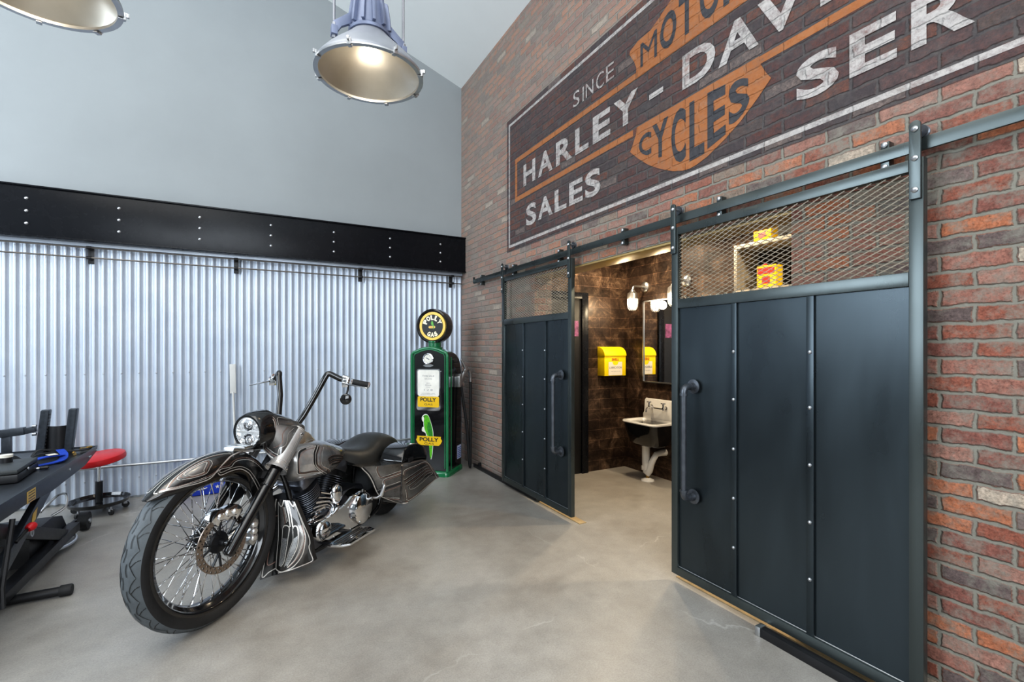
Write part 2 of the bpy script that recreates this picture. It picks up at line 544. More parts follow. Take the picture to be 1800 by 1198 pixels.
SHADE = simple('spun lamp bell', (.34, .355, .39), .42, .45, var=.04)
REFL = simple('lamp reflector', (.56, .53, .47), .36, .9, var=.05)
PARG = simple('parrot green', (.10, .42, .015), .35, var=.35, sc=45)
PARD = simple('parrot dark green', (.03, .22, .02), .35, var=.3, sc=45)
INK = simple('black lettering', (.012, .012, .012), .5, var=.1)
GREYINK = simple('grey lettering', (.25, .25, .27), .6, var=.1)
REDINK = simple('red lettering', (.42, .05, .02), .6, var=.1)
DARKROOM = simple('black door paint', (.008, .008, .009), .5, var=.1)
LINTEL = simple('warm-lit lintel lining', (.50, .36, .16), .35, .35, var=.06)  # gold cast of the washroom light is put into the lining's colour
SILL = simple('timber sill', (.42, .31, .17), .6, var=.15, sc=20)
SHELFW = simple('shelf timber', (.30, .27, .22), .6, var=.2, sc=14)
SHELFD = simple('dark shelf board', (.022, .018, .015), .55, var=.2)
MIRROR = simple('mirror silver', (.90, .91, .92), .015, 1, var=.0)
PALE = simple('pale plastic', (.62, .62, .60), .5, var=.05)
BRASS = simple('brass', (.55, .38, .15), .3, 1, var=.1)
GLASSM = glass('clear glass')
BULB = simple('glowing bulb', (1, .9, .75), .4, emit=9, ecol=(1, .86, .62))
JAR = simple('glowing jar glass', (1, .95, .88), .25, emit=7, ecol=(1, .84, .60))
LIT = simple('lit dial', (.72, .70, .64), .4, emit=.10, ecol=(1, .93, .80))
SKYPANE = simple('daylit pane', (.75, .85, .95), .1, emit=1.4, ecol=(.82, .91, 1))
# ================================================================== the setting
S_ = 'structure'
CZ0, CSL = 4.92, .353            # ceiling height at the brick wall and its slope
XL, YF = -7.6, -10.5             # far left wall, wall behind the camera
XB, YB = 1.615, -1.366           # washroom corner
OP0, OP1, OPZ = -1.875, -4.392, 2.165   # opening in the brick wall

mb = MB(); mb.span((XL - .2, YF - .2, -.12), (2.2, .3, 0))
tag(obj('floor', mb, FLOOR), 'polished grey concrete floor with brown stains under the motorcycle', 'floor', kind=S_)

mb = MB()
mb.span((0, 0, 0), (.2, OP0, 5.0)); mb.span((0, OP1, 0), (.2, YF, 5.0)); mb.span((0, OP0, OPZ), (.2, OP1, 5.0))
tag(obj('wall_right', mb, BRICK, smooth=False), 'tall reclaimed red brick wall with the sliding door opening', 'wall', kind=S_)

mb = MB()
prof = [(0, 0), (0, CZ0), (XL, CZ0 + CSL * -XL), (XL, 0)]
mb.prism(prof, 0, .2, lambda x, z, h: (x, h, z))
wb = tag(obj('wall_back', mb, PLASTER, smooth=False), 'blue grey gable wall above the black beam, corrugated metal below', 'wall', kind=S_)
# corrugated sheet
P_ = .0678; n = int(7.57 / (P_ / 12))
mb = MB(); A_ = .011


def cor_y(x):
    c = math.sin(2 * PI * x / P_); return -.013 - A_ * (abs(c) ** .65) * (1 if c > 0 else -1)


mb.grid(lambda u, v: (-7.57 * u - .002, cor_y(7.57 * u), .02 + 2.42 * v), n, 2, flip=True)
obj('corrugated_sheet', mb, CORR, wb, ang=80)['label'] = 'silver corrugated metal cladding'
mb = MB()
for k in range(55):
    x = -.017 - k * P_ * 2
    for z in (1.218, .20):
        mb.lathe([(.007, 0), (.007, .003), (.005, .006), (0, .007)], 8, (x, -.024, z), (0, -1, 0))
obj('sheet_screw', mb, ZINC, wb)
mb = MB(); mb.prism([(0, 0), (0, CZ0 + CSL * 7.6 - .4), (-YF, CZ0 + CSL * 7.6 - .4), (-YF, 0)], 0, .2, lambda y, z, h: (XL - h, -y, z))
tag(obj('wall_left', mb, PLASTER, smooth=False), 'plain painted wall opposite the brick wall', 'wall', kind=S_)
mb = MB(); mb.prism(prof, 0, .2, lambda x, z, h: (x, YF - h, z))
tag(obj('wall_front', mb, PLASTER, smooth=False), 'plain painted wall facing the corrugated wall', 'wall', kind=S_)
mb = MB(); mb.prism([(.2, CZ0 - CSL * .2), (.2, CZ0 + .2), (XL, CZ0 - CSL * XL + .2), (XL, CZ0 - CSL * XL)], .2, YF - .2, lambda x, z, h: (x, h, z))
tag(obj('ceiling', mb, CEIL, smooth=False), 'pale sloping ceiling rising away from the brick wall', 'ceiling', kind=S_)
# unseen windows placed for daylight and reflections: frames and glowing panes on solid walls
for i, (c, d) in enumerate((((XL + .01, -2.7, 3.2), (.06, 4.0, 3.0)), ((-2.9, YF + .01, 3.5), (4.0, .06, 3.6)))):
    mb = MB(); t = .07
    y0, y1 = c[1] - d[1] / 2, c[1] + d[1] / 2; x0, x1 = c[0] - d[0] / 2, c[0] + d[0] / 2; z0, z1 = c[2] - d[2] / 2, c[2] + d[2] / 2
    mb.span((x0, y0, z0 - t), (x1, y1, z0)); mb.span((x0, y0, z1), (x1, y1, z1 + t))
    if i == 0:
        for k in range(5):
            y = y0 + (y1 - y0) * k / 4; mb.span((x0, y - t / 2, z0), (x1, y + t / 2, z1))
    else:
        for k in range(5):
            x = x0 + (x1 - x0) * k / 4; mb.span((x - t / 2, y0, z0), (x + t / 2, y1, z1))
    wd = tag(obj('window_%d' % (i + 1), mb, BLACKBEAM, bev=.004), ['black framed window in the wall opposite the bricks', 'black framed window in the wall behind the viewer'][i], 'window', kind=S_)
    mb = MB(); mb.span((x0 + .001, y0, z0), (x0 + .006, y1, z1)) if i == 0 else mb.span((x0, y0 + .001, z0), (x1, y0 + .006, z1)); obj('window_pane', mb, SKYPANE, wd, smooth=False)

# steel beam across the back wall
mb = MB(); B0, B1 = 2.446, 2.90
mb.span((-7.59, -.149, B0), (-.004, -.137, B1)); mb.span((-7.59, -.165, B1 - .014), (-.002, -.003, B1)); mb.span((-7.59, -.165, B0), (-.002, -.003, B0 + .014))
bm_ = tag(obj('trim_1', mb, BLACKBEAM, bev=.002), 'long black steel beam with bolt rows above the corrugated metal', 'steel beam', kind=S_)
for k in range(12):
    for z in (B0 + .115, B0 + .225, B0 + .335):
        mb = MB(); mb.lathe([(.0125, 0), (.0125, .003), (.009, .005), (.009, .010), (.006, .012), (0, .012)], 10, (-.345 - .638 * k, -.149, z), (0, -1, 0))
        obj('bolt', mb, ZINC, bm_)
mb = MB(); mb.span((-7.59, -.045, B0 - .028), (-.004, -.026, B0 + .002)); tag(obj('trim_2', mb, CORR), 'thin pale flashing strip under the black beam', 'trim', kind=S_)

# washroom shell
mb = MB(); mb.span((.2, YB, 0), (XB + .2, YB + .15, 2.75)); tag(obj('wall_inner_side', mb, TILE, smooth=False), 'dark rusted metal tile wall behind the yellow mailbox', 'wall', kind=S_)
mb = MB(); mb.span((XB, YB, 0), (XB + .15, -5.2, 2.75)); tag(obj('wall_inner_back', mb, TILE, smooth=False), 'dark rusted metal tile wall behind the sink and mirror', 'wall', kind=S_)
mb = MB(); mb.span((.2, -5.2, 0), (XB + .2, -5.35, 2.75)); tag(obj('wall_inner_end', mb, DARKROOM, smooth=False), 'dark end wall of the washroom', 'wall', kind=S_)
mb = MB(); mb.span((.2, YB + .15, 2.75), (XB + .2, -5.35, 2.85)); tag(obj('ceiling_inner', mb, DARKROOM, smooth=False), 'black washroom ceiling', 'ceiling', kind=S_)
mb = MB(); mb.span((.004, OP0 - .002, OPZ - .016), (.198, OP1 + .002, OPZ - .001)); tag(obj('trim_3', mb, LINTEL, bev=.002), 'beige-gold lining, warm light in its colour, under the head of the wide opening', 'trim', kind=S_)
for i, (y0, y1, lab) in enumerate(((-1.95, -2.66, 'thin timber strip on the floor under the sliding door nearer the gas pump'), (-3.68, -5.05, 'thin timber strip on the floor under the nearest sliding door'))):
    mb = MB(); mb.span((-.04, y0, 0), (.03, y1, .006)); tag(obj('trim_%d' % (4 + i), mb, SILL), lab, 'trim', kind=S_)
# dark doorway in the tiled wall
d3 = tag(thing('door_3', 'black door in the dark tiled washroom wall', 'door', (0, YB, 0), kind=S_), 'black door in the dark tiled washroom wall', 'door', kind=S_)
mb = MB(); mb.span((.26, -.004, 0), (.94, -.012, 2.04)); dl = obj('door_leaf', mb, DARKROOM, d3, bev=.003)
mb = MB(); mb.span((.70, -.012, 1.60), (.90, -.016, 1.78)); obj('purple_plate', mb, simple('mottled purple plate', (.22, .07, .16), .5, var=.7, sc=30), dl)
mb = MB(); mb.span((.94, -.002, 0), (1.03, -.035, 2.11)); mb.span((.205, -.002, 2.04), (.94, -.035, 2.11)); mb.span((.205, -.002, 0), (.26, -.035, 2.04)); obj('door_frame', mb, BLACKBEAM, d3, bev=.003)

# ------------------------------------------------------------------ painted sign on the bricks
sg = thing('painted_sign', 'faded hand painted sign with white lettering and orange shield, high on the brick wall', 'sign', (0, 0, 0))
YC = -3.755
XS = [-.0015, -.003, -.0058, -.0044]


def W(s, z, lay): return (XS[lay], -s, z)


def poly(mb, pts, lay):
    mb.add([W(a, b, lay) for a, b in pts], [tuple(range(len(pts)))])


def strip(mb, pts, w, lay):
    """mitred painted line; a repeated first point closes it"""
    closed = pts[0] == pts[-1]
    P = [V(p) for p in (pts[:-1] if closed else pts)]; n = len(P); L = []; Rr = []
    for i in range(n):
        d0 = (P[i] - P[i - 1]).normalized() if (i or closed) else (P[1] - P[0]).normalized()
        d1 = (P[(i + 1) % n] - P[i]).normalized() if (i < n - 1 or closed) else d0
        m_ = (V((-d0.y, d0.x)) + V((-d1.y, d1.x))).normalized(); k = w / 2 / max(.3, m_.dot(V((-d0.y, d0.x))))
        L.append(tuple(P[i] + m_ * k)); Rr.append(tuple(P[i] - m_ * k))
    for i in range(n if closed else n - 1):
        j = (i + 1) % n; poly(mb, [L[i], L[j], Rr[j], Rr[i]], lay)


sL, sR = 1.303, 2 * -YC - 1.303
mb = MB(); poly(mb, [(sL, 2.495), (sR, 2.495), (sR, 3.916), (sL, 3.916)], 0); obj('sign_ground', mb, MUR_BG, sg, smooth=False)
mb = MB(); i = .056
strip(mb, [(sL + i, 2.552), (sR - i, 2.552), (sR - i, 3.852), (sL + i, 3.852), (sL + i, 2.552)], .027, 1); obj('border_line', mb, MUR_WHITE, sg, smooth=False)
mb = MB(); strip(mb, [(3.25, 3.016), (1.51, 3.019), (1.51, 3.424), (3.28, 3.412)], .045, 1); obj('orange_band', mb, MUR_ORANGE, sg, smooth=False)
mb = MB(); strip(mb, [(4.22, 3.016), (2 * -YC - 1.51, 3.019), (2 * -YC - 1.51, 3.424), (4.2, 3.412)], .042, 1); obj('orange_band', mb, MUR_ORANGE, sg, smooth=False)


def mir(pts): return pts + [(2 * -YC - a, b) for a, b in reversed(pts)]


mb = MB()
lowp = [(3.29, 3.04), (3.285, 3.0), (3.25, 2.93), (3.222, 2.888), (3.30, 2.815), (3.40, 2.735), (3.50, 2.675), (3.62, 2.617), (3.70, 2.594), (3.755, 2.588)]
poly(mb, mir(lowp), 3); obj('shield_lower', mb, MUR_ORANGE, sg, smooth=False)
mb = MB()
upp = [(3.285, 3.388), (3.285, 3.47), (3.262, 3.525), (3.216, 3.60), (3.222, 3.622), (3.30, 3.65), (3.42, 3.655), (3.50, 3.69), (3.62, 3.755), (3.70, 3.77), (3.755, 3.772)]
poly(mb, mir(upp), 3); obj('shield_upper', mb, MUR_ORANGE, sg, smooth=False)


def word(name, lets, matl, lay=2, bold=.03):
    mb = MB()
    for ch, a0, a1, b0, b1 in lets:
        put_text(mb, ch, lambda a, b: W(a0 + (a1 - a0) * a, b0 + (b1 - b0) * b, lay), bold)
    return obj(name, mb, matl, sg, smooth=False)


hz = (3.105, 3.322)
word('lettering', [(c, a, b, *hz) for c, a, b in (('H', 1.668, 1.90), ('A', 1.95, 2.205), ('R', 2.26, 2.51), ('L', 2.553, 2.736), ('E', 2.791, 3.006), ('Y', 3.044, 3.305))], MUR_WHITE)
word('lettering', [('-', 3.412, 3.54, 3.176, 3.212)], MUR_WHITE)
word('lettering', [(c, a, b, *hz) for c, a, b in (('D', 3.70, 3.946), ('A', 3.966, 4.219), ('V', 4.212, 4.47), ('I', 4.535, 4.597), ('D', 4.67, 4.91), ('S', 4.97, 5.19), ('O', 5.24, 5.51), ('N', 5.57, 5.82))], MUR_WHITE)
sz = (2.695, 2.893)
word('lettering', [('S', 1.722, 1.918, 2.684, 2.898), ('A', 1.95, 2.205, *sz), ('L', 2.238, 2.424, *sz), ('E', 2.466, 2.658, *sz), ('S', 2.69, 2.89, 2.688, 2.904)], MUR_WHITE)
word('lettering', [('S', 4.42, 4.618, 2.688, 2.89), ('E', 4.661, 4.843, *sz), ('R', 4.892, 5.09, *sz), ('V', 5.12, 5.34, *sz), ('I', 5.385, 5.44, *sz), ('C', 5.48, 5.68, *sz), ('E', 5.73, 5.91, *sz)], MUR_WHITE)
word('lettering', [('S', 2.523, 2.615, 3.518, 3.648), ('I', 2.655, 2.675, 3.515, 3.635), ('N', 2.70, 2.80, 3.522, 3.638), ('C', 2.835, 2.93, 3.517, 3.642), ('E', 2.955, 3.048, 3.522, 3.648)], MUR_WHITE, bold=.0)


def arch(name, lets):
    mb = MB()
    for ch, a0, a1, t0, t1, u0, u1 in lets:   # bottom left/right, top left/right heights
        def f(a, b):
            lo = t0 + (t1 - t0) * a; hi = u0 + (u1 - u0) * a
            return W(a0 + (a1 - a0) * a, lo + (hi - lo) * b, 2)
        put_text(mb, ch, f, .0 if ch == 'M' else .03)
    return obj(name, mb, MUR_BLACK, sg, smooth=False)


arch('shield_lettering', [('C', 3.312, 3.432, 2.835, 2.79, 2.96, 2.965), ('Y', 3.442, 3.584, 2.76, 2.735, 2.985, 2.995), ('C', 3.61, 3.728, 2.67, 2.645, 3.0, 3.0), ('L', 3.756, 3.868, 2.632, 2.642, 3.0, 3.0), ('E', 3.89, 4.015, 2.66, 2.70, 2.998, 2.99), ('S', 4.035, 4.165, 2.72, 2.79, 2.985, 2.965)])
arch('shield_lettering', [('M', 3.328, 3.484, 3.445, 3.445, 3.61, 3.632), ('O', 3.512, 3.652, 3.445, 3.445, 3.655, 3.70), ('T', 3.672, 3.80, 3.445, 3.445, 3.705, 3.715), ('O', 3.835, 3.975, 3.445, 3.445, 3.715, 3.70), ('R', 4.00, 4.15, 3.445, 3.445, 3.68, 3.63)])

# ------------------------------------------------------------------ sliding doors on a flat track
tk = thing('door_track', 'long dark steel sliding door track bolted across the brick wall', 'door track')
mb = MB(); mb.span((-.062, -.545, 2.25), (-.048, -6.6, 2.302)); obj('track_bar', mb, STEEL, tk, bev=.0015)
mb = MB(); mb.span((-.070, -.540, 2.255), (-.046, -.556, 2.33)); obj('end_stop', mb, STEEL, tk, bev=.002)
for y in (-.727, -1.523, -2.365, -3.191, -4.004, -4.817, -5.63):
    mb = MB(); mb.span((-.048, y - .016, 2.215), (-.0055, y + .016, 2.335)); obj('wall_bracket', mb, STEEL, tk, bev=.002)
    for z in (2.322, 2.228):
        mb = MB(); mb.lathe([(.012, 0), (.012, .006), (.007, .009), (0, .010)], 10, (-.048, y, z), (-1, 0, 0)); obj('bolt', mb, ZINC, tk)


def elbow_pts(p0, p1, p2, r, n=6):
    p0, p1, p2 = V(p0), V(p1), V(p2); a = (p0 - p1).normalized(); b = (p2 - p1).normalized()
    out = []
    for k in range(n + 1):
        t = k / n; out.append((p1 + a * r) * (1 - t) ** 2 + p1 * 2 * t * (1 - t) + (p1 + b * r) * t * t)
    return out


def sliding_door(num, ya, yb, mull, hy, label):
    d = thing('door_%d' % num, label, 'sliding door', kind=S_)
    zb, zt = .055, 2.212; f = .048; xf, xk = -.100, -.064
    mb = MB()
    mb.span((xf, ya, zb), (xk, ya - f, zt)); mb.span((xf, yb + f, zb), (xk, yb, zt))
    for z0, z1 in ((zb, zb + .05), (1.708, 1.765), (zt - .047, zt)):
        mb.span((xf, ya - f, z0), (xk, yb + f, z1))
    obj('door_frame', mb, STEEL, d, bev=.0025)
    ys = [ya - f] + mull + [yb + f]
    for k in range(3):
        mb = MB(); mb.span((-.084, ys[k], zb + .05), (-.078, ys[k + 1], 1.708)); obj('door_panel', mb, PANEL, d)
    for y in mull:
        mb = MB(); mb.span((-.097, y + .017, zb + .05), (-.084, y - .017, 1.708)); mu = obj('batten', mb, PANEL, d, bev=.002)
        mb = MB()
        for z in (1.442, 1.18, .909, .639, .369):
            mb.lathe([(.0095, 0), (.0085, .004), (.005, .0065), (0, .0075)], 10, (-.097, y, z), (-1, 0, 0))
        obj('rivet', mb, ZINC, mu)
    mb = MB()
    for z in (zb + .051,):
        mb.tube([(-.086, ya - f, z), (-.086, yb + f, z)], .003, 5)
    obj('weld_bead', mb, ALU, d)
    # expanded metal
    z0, z1 = 1.765, zt - .047; y0, y1 = -(ya - f), -(yb + f); mb = MB()
    pw, ph = .052, .0236; sl = ph / pw
    nrow = int((z1 - z0) / (ph / 2)) + 2
    Wd = y1 - y0
    for sgn in (1, -1):
        k = -int(Wd * sl / ph) - 2
        while True:
            zc = z0 + k * ph
            a = zc if sgn > 0 else zc + Wd * sl; bz = a + sgn * Wd * sl
            lo, hi = min(a, bz), max(a, bz)
            if lo > z1: break
            k += 1
            if hi < z0: continue
            ta = 0.; tb = 1.
            # clip to the panel
            def zz(t): return a + (bz - a) * t
            for lim, s_ in ((z0, 1), (z1, -1)):
                ca, cb = s_ * (zz(ta) - lim), s_ * (zz(tb) - lim)
                if ca < 0 and cb < 0: ta = tb = 0
                elif ca < 0: ta = (lim - a) / (bz - a)
                elif cb < 0: tb = (lim - a) / (bz - a)
            if tb - ta < 1e-3: continue
            p = (-.082, -(y0 + Wd * ta), zz(ta)); q = (-.082, -(y0 + Wd * tb), zz(tb))
            mb.bar(p, q, .0044, .0016, up=(-.45, 0, .9) if sgn < 0 else (-.9, 0, -.45))
    obj('mesh_screen', mb, simple('expanded metal', (.58, .53, .45), .36, .9, var=.15), d, smooth=False)['label'] = 'expanded metal mesh'
    # hangers
    for y in (ya - .022, yb + .024):
        mb = MB(); pts = [(y - .019, 2.05), (y + .019, 2.05), (y + .019, 2.34)] + [(y + .019 * math.cos(rad(a)), 2.34 + .019 * math.sin(rad(a))) for a in range(20, 180, 20)] + [(y - .019, 2.34)]
        mb.prism(pts, -.112, -.102, lambda a, b, h: (h, a, b)); st = obj('hanger_strap', mb, STEEL, d, bev=.0015)
        for z in (2.325, 2.21, 2.085):
            mb = MB(); mb.lathe([(.012, 0), (.012, .004), (.008, .008), (0, .010)], 12, (-.112, y, z), (-1, 0, 0)); obj('bolt', mb, ZINC, st)
        mb = MB(); mb.lathe([(0, -.012), (.026, -.012), (.026, -.008), (.021, -.004), (.021, .004), (.026, .008), (.026, .012), (0, .012)], 20, (-.055, y, 2.325), (1, 0, 0))
        obj('track_wheel', mb, PIPE, st)
        mb = MB(); mb.cyl((-.102, y, 2.327), (-.03, y, 2.327), .007, n=8); obj('axle', mb, ZINC, st)
        mb = MB(); pts = elbow_pts((-.058, y, 2.1), (-.058, y, 2.232), (-.098, y, 2.232), .02)
        mb.span((-.064, y - .018, 2.05), (-.056, y + .018, 2.215)); obj('strap_return', mb, STEEL, st, bev=.002)
    # pipe pull handle
    h = MB(); xz = -.185
    pa, pb = (-.100, hy, 1.233), (-.100, hy, .577)
    h.cyl((xz, hy, 1.19), (xz, hy, .62), .0155, n=14)
    hd = obj('pull_handle', h, PIPE, d)
    for z, s_ in ((1.233, -1), (.577, 1)):
        m2 = MB()
        m2.lathe([(0, 0), (.043, 0), (.043, .006), (.024, .009), (.022, .022), (.0, .022)], 24, (-.101, hy, z), (-1, 0, 0)); obj('pipe_flange', m2, PIPE, hd)
        m2 = MB()
        pts = [V((-.12, hy, z))] + elbow_pts((-.12, hy, z), (xz, hy, z), (xz, hy, z + s_ * .06), .035) + [V((xz, hy, z + s_ * .045))]
        m2.tube(pts, [.019] * len(pts), 14)
        m2.lathe([(.0, -.006), (.0235, -.006), (.0235, .006), (0, .006)], 16, (xz, hy, z + s_ * .045), (0, 0, 1)); m2.lathe([(.0, -.006), (.0235, -.006), (.0235, .006), (0, .006)], 16, (-.13, hy, z), (1, 0, 0))
        obj('pipe_elbow', m2, PIPE, hd)
    return d


sliding_door(1, -1.372, -2.626, [-1.81, -2.213], -2.482, 'dark steel sliding door nearer the gas pump, with pipe handle and mesh window')
sliding_door(2, -3.698, -4.968, [-4.133, -4.537], -3.87, 'big dark steel sliding door nearest the viewer, yellow cans seen through its mesh')
for i, (y0, y1, lab) in enumerate(((-.50, -2.02, 'low black floor guide rail starting beside the gas pump hose'), (-4.30, -5.6, 'low black floor guide rail in front of the nearest sliding door'))):
    g = thing('floor_guide', lab, 'floor guide', (0, 0, 0))
    xg = (-.048, -.028) if i == 0 else (-.155, -.112)
    mb = MB(); mb.span((xg[0], y0, .0), (xg[1], y1, .044)); obj('guide_bar', mb, BLACK, g, bev=.003)
    mb = MB(); mb.span((xg[0] - .004, y1 if i == 0 else y0, .0), (xg[1] + .004, (y1 + .03) if i == 0 else (y0 - .028), .048)); obj('end_cap', mb, STEEL if i == 0 else ALU, g, bev=.003)
    if i == 0:
        for yy in (-.62, -1.99):
            mb = MB(); mb.span((-.028, yy - .02, 0), (-.0, yy + .02, .07)); mb.lathe([(.012, 0), (.012, .006), (0, .008)], 10, (-.03, yy, .056), (-1, 0, 0)); obj('guide_tab', mb, BLACK, g, bev=.002)

# ------------------------------------------------------------------ rails and pipe on the corrugated wall
rl = thing('hanging_rail', 'pair of thin steel rods on black brackets along the top of the corrugated wall', 'wall rail')
for z in (2.397, 2.303):
    mb = MB(); mb.cyl((-5.6, -.100, z), (-.03, -.100, z), .0075, n=8); obj('rail_rod', mb, ROD, rl)
for x in (-.166, -1.312, -2.585, -3.765, -4.95):
    mb = MB(); mb.span((x - .022, -.024, 2.255), (x + .022, -.034, 2.425))
    for z in (2.397, 2.303):
        mb.span((x - .012, -.034, z - .012), (x + .012, -.09, z + .012)); mb.cyl((x - .018, -.1, z), (x + .018, -.1, z), .0145, n=10)
    obj('rail_bracket', mb, BLACK, rl, bev=.002)
mb = MB(); pts = [(-4.6, -.06, .335), (-.80, -.06, .33)] + [tuple(p) for p in elbow_pts((-.8, -.06, .33), (-.62, -.06, .33), (-.62, -.06, .1), .07)] + [(-.62, -.06, .012)]
mb.tube(pts, .0125, 10)
pp = tag(obj('conduit_pipe', mb, GALV), 'thin pale metal pipe running low along the corrugated wall', 'pipe')
for x in (-3.9, -3.1, -2.4, -1.6):
    mb = MB(); mb.cyl((x - .016, -.06, .333), (x + .016, -.06, .333), .0165, n=10); mb.span((x - .012, -.06, .325), (x + .012, -.0255, .341)); obj('pipe_clip', mb, ZINC, pp)

# ------------------------------------------------------------------ washroom contents
mx = thing('wall_mailbox', 'bright yellow metal box with curved lid on the dark tiled wall', 'mailbox', (1.355, YB, 1.135))
mb = MB(); w, dp, hh = .335, .135, .345; hs = .235
arc = [(0, 0), (dp - .008, 0), (dp - .008, hs), (0, hs)]
mb.prism(arc, -w / 2 + .004, w / 2 - .004, lambda a, b, h: (h, -a - .002, b)); obj('box_body', mb, MBYEL, mx, bev=.002)
mb = MB(); lid = [(0, hs), (dp, hs)] + [(dp * math.cos(rad(a)) ** .9, hs + (hh - hs) * math.sin(rad(a))) for a in range(6, 90, 7)] + [(0, hh)]
mb.prism(lid, -w / 2, w / 2, lambda a, b, h: (h, -a - .003, b)); obj('lid', mb, MBYEL, mx, bev=.0015)
mb = MB(); y = -dp + .004
lp_ = [(-.105, .006), (.105, .006), (.105, .165), (.045, .165)] + [(.045 * math.cos(rad(a)), .160 - .036 * math.sin(rad(a))) for a in range(15, 180, 15)] + [(-.045, .165), (-.105, .165)]
mb.prism(lp_, y - .001, y - .0018, lambda a, b, h: (a, h, b)); lb = obj('paper_label', mb, PAPER, mx, smooth=False)
mb = MB(); put_text(mb, 'LUBRICATION', lambda a, b: (-.095 + .19 * a, y - .0026, .085 + .024 * b), .03); obj('lettering', mb, GREYINK, lb, smooth=False); mb = MB(); put_text(mb, 'motor spirit and oils', lambda a, b: (-.07 + .14 * a, y - .0026, .045 + .014 * b), .0); obj('lettering', mb, GREYINK, lb, smooth=False)
mb = MB(); put_text(mb, 'SHELL', lambda a, b: (-.055 + .11 * a, y - .001, .180 + .03 * b), .03); obj('lettering', mb, REDINK, mx, smooth=False)


def sconce(y, label):
    t = thing('wall_sconce', label, 'wall lamp', (XB, y, 2.0), group='caged jar lamps above the mirror')
    mb = MB(); mb.lathe([(0, 0), (.062, 0), (.062, .012), (.046, .026), (.02, .032), (0, .032)], 24, (0, 0, .18), (-1, 0, 0)); obj('wall_plate', mb, ALU, t)
    mb = MB(); pts = [V((-.02, 0, .18))] + elbow_pts((-.02, 0, .18), (-.195, 0, .18), (-.195, 0, .10), .05) + [V((-.195, 0, .12))]
    mb.tube(pts, .014, 10); obj('lamp_arm', mb, ALU, t)
    mb = MB(); mb.lathe([(0, .135), (.022, .135), (.03, .115), (.056, .095), (.060, .05), (.060, .03), (.054, .03), (0, .05)], 24, (-.195, 0, 0)); obj('lamp_cap', mb, ALU, t)
    mb = MB(); mb.lathe([(.048, .04), (.050, -.02), (.046, -.06), (.032, -.085), (0, -.094)], 24, (-.195, 0, 0)); obj('glass_jar', mb, JAR, t)
    mb = MB()
    for k in range(8):
        a = 2 * PI * k / 8; c, s_ = math.cos(a), math.sin(a)
        mb.tube([(-.195 + c * r, s_ * r, z) for r, z in ((.058, .04), (.059, -.02), (.054, -.068), (.035, -.098), (.006, -.106))], .0035, 5)
    for z, r in ((-.022, .059), (-.066, .055)):
        mb.tube([(-.195 + r * math.cos(2 * PI * k / 20), r * math.sin(2 * PI * k / 20), z) for k in range(20)], .0035, 5, closed=True)
    obj('wire_cage', mb, ALU, t)
    L = bpy.data.lights.new('sconce_light', 'POINT'); L.energy = 9; L.color = (1, .80, .52); L.shadow_soft_size = .05
    lo = bpy.data.objects.new('sconce_light', L); COL.objects.link(lo); lo.parent = t; lo.location = (-.31, 0, -.02)
    return t


sconce(-1.718, 'silver caged jar lamp on the tiled wall, beside the mirror corner nearest the mailbox')
sconce(-2.324, 'silver caged jar lamp partly hidden behind the edge of the nearest sliding door')
mr = thing('wall_mirror', 'tall rectangular mirror with thin pale frame above the sink', 'mirror', (XB, -2.02, 1.54))
mb = MB(); mb.span((-.002, -.32, -.475), (-.014, .32, .475)); obj('mirror_glass', mb, MIRROR, mr)
mb = MB(); t_ = .014
for a, b in (((-.32, -.475), (.32, -.475 + t_)), ((-.32, .475 - t_), (.32, .475)), ((-.32, -.475), (-.32 + t_, .475)), ((.32 - t_, -.475), (.32, .475))):
    mb.span((-.002, a[0], a[1]), (-.026, b[0], b[1]))
obj('mirror_frame', mb, ALU, mr)

sk = thing('wall_sink', 'white enamel wall sink with black outside, high splashback and exposed trap', 'sink', (XB, -1.96, 0))
# sink frame: a along -x from the wall, b along y
ring = lambda dx, wy, r, x0, z: [(-x0 - dx / 2 + p[0], p[1], z) for p in rrect(dx, wy, r, 5)]
mb = MB(); mb.loft([ring(.365, .52, .07, .0, .632), ring(.372, .53, .075, 0, .642), ring(.365, .52, .07, 0, .655), ring(.32, .46, .06, .022, .655), ring(.30, .43, .06, .03, .62), ring(.22, .34, .08, .06, .43), ring(.04, .05, .015, .15, .42)], caps=False)
obj('basin_rim', mb, WHITE, sk, ang=60)
mb = MB(); mb.loft([ring(.352, .50, .07, .004, .632), ring(.335, .475, .07, .008, .54), ring(.29, .42, .09, .025, .415), ring(.22, .34, .09, .05, .385), ring(.05, .06, .02, .14, .375)], caps=True)
obj('basin_shell', mb, GLOSSBLACK, sk, ang=60)['label'] = 'black enamelled underside'
mb = MB(); bp_ = [(-.255, .64), (.255, .64), (.255, .70), (.235, .73), (.228, .86), (.21, .885), (-.21, .885), (-.228, .86), (-.235, .73), (-.255, .70)]
mb.prism(bp_, -.003, -.022, lambda a, b, h: (h, a, b)); obj('splashback', mb, WHITE, sk, bev=.006)
for s_ in (1, -1):
    mb = MB(); yy = .105 * s_
    mb.lathe([(0, 0), (.018, 0), (.018, .008), (.010, .012), (.010, .06), (0, .06)], 14, (-.022, yy, .80), (-1, 0, 0)); mb.cyl((-.07, yy, .775), (-.07, yy, .845), .011, n=10)
    tp = obj('tap', mb, CHROME, sk)
    mb = MB(); mb.bar((-.07, yy - .032, .85), (-.07, yy + .032, .85), .012, .010); mb.bar((-.102, yy, .85), (-.038, yy, .85), .012, .010); obj('cross_handle', mb, CHROME, tp, bev=.002)
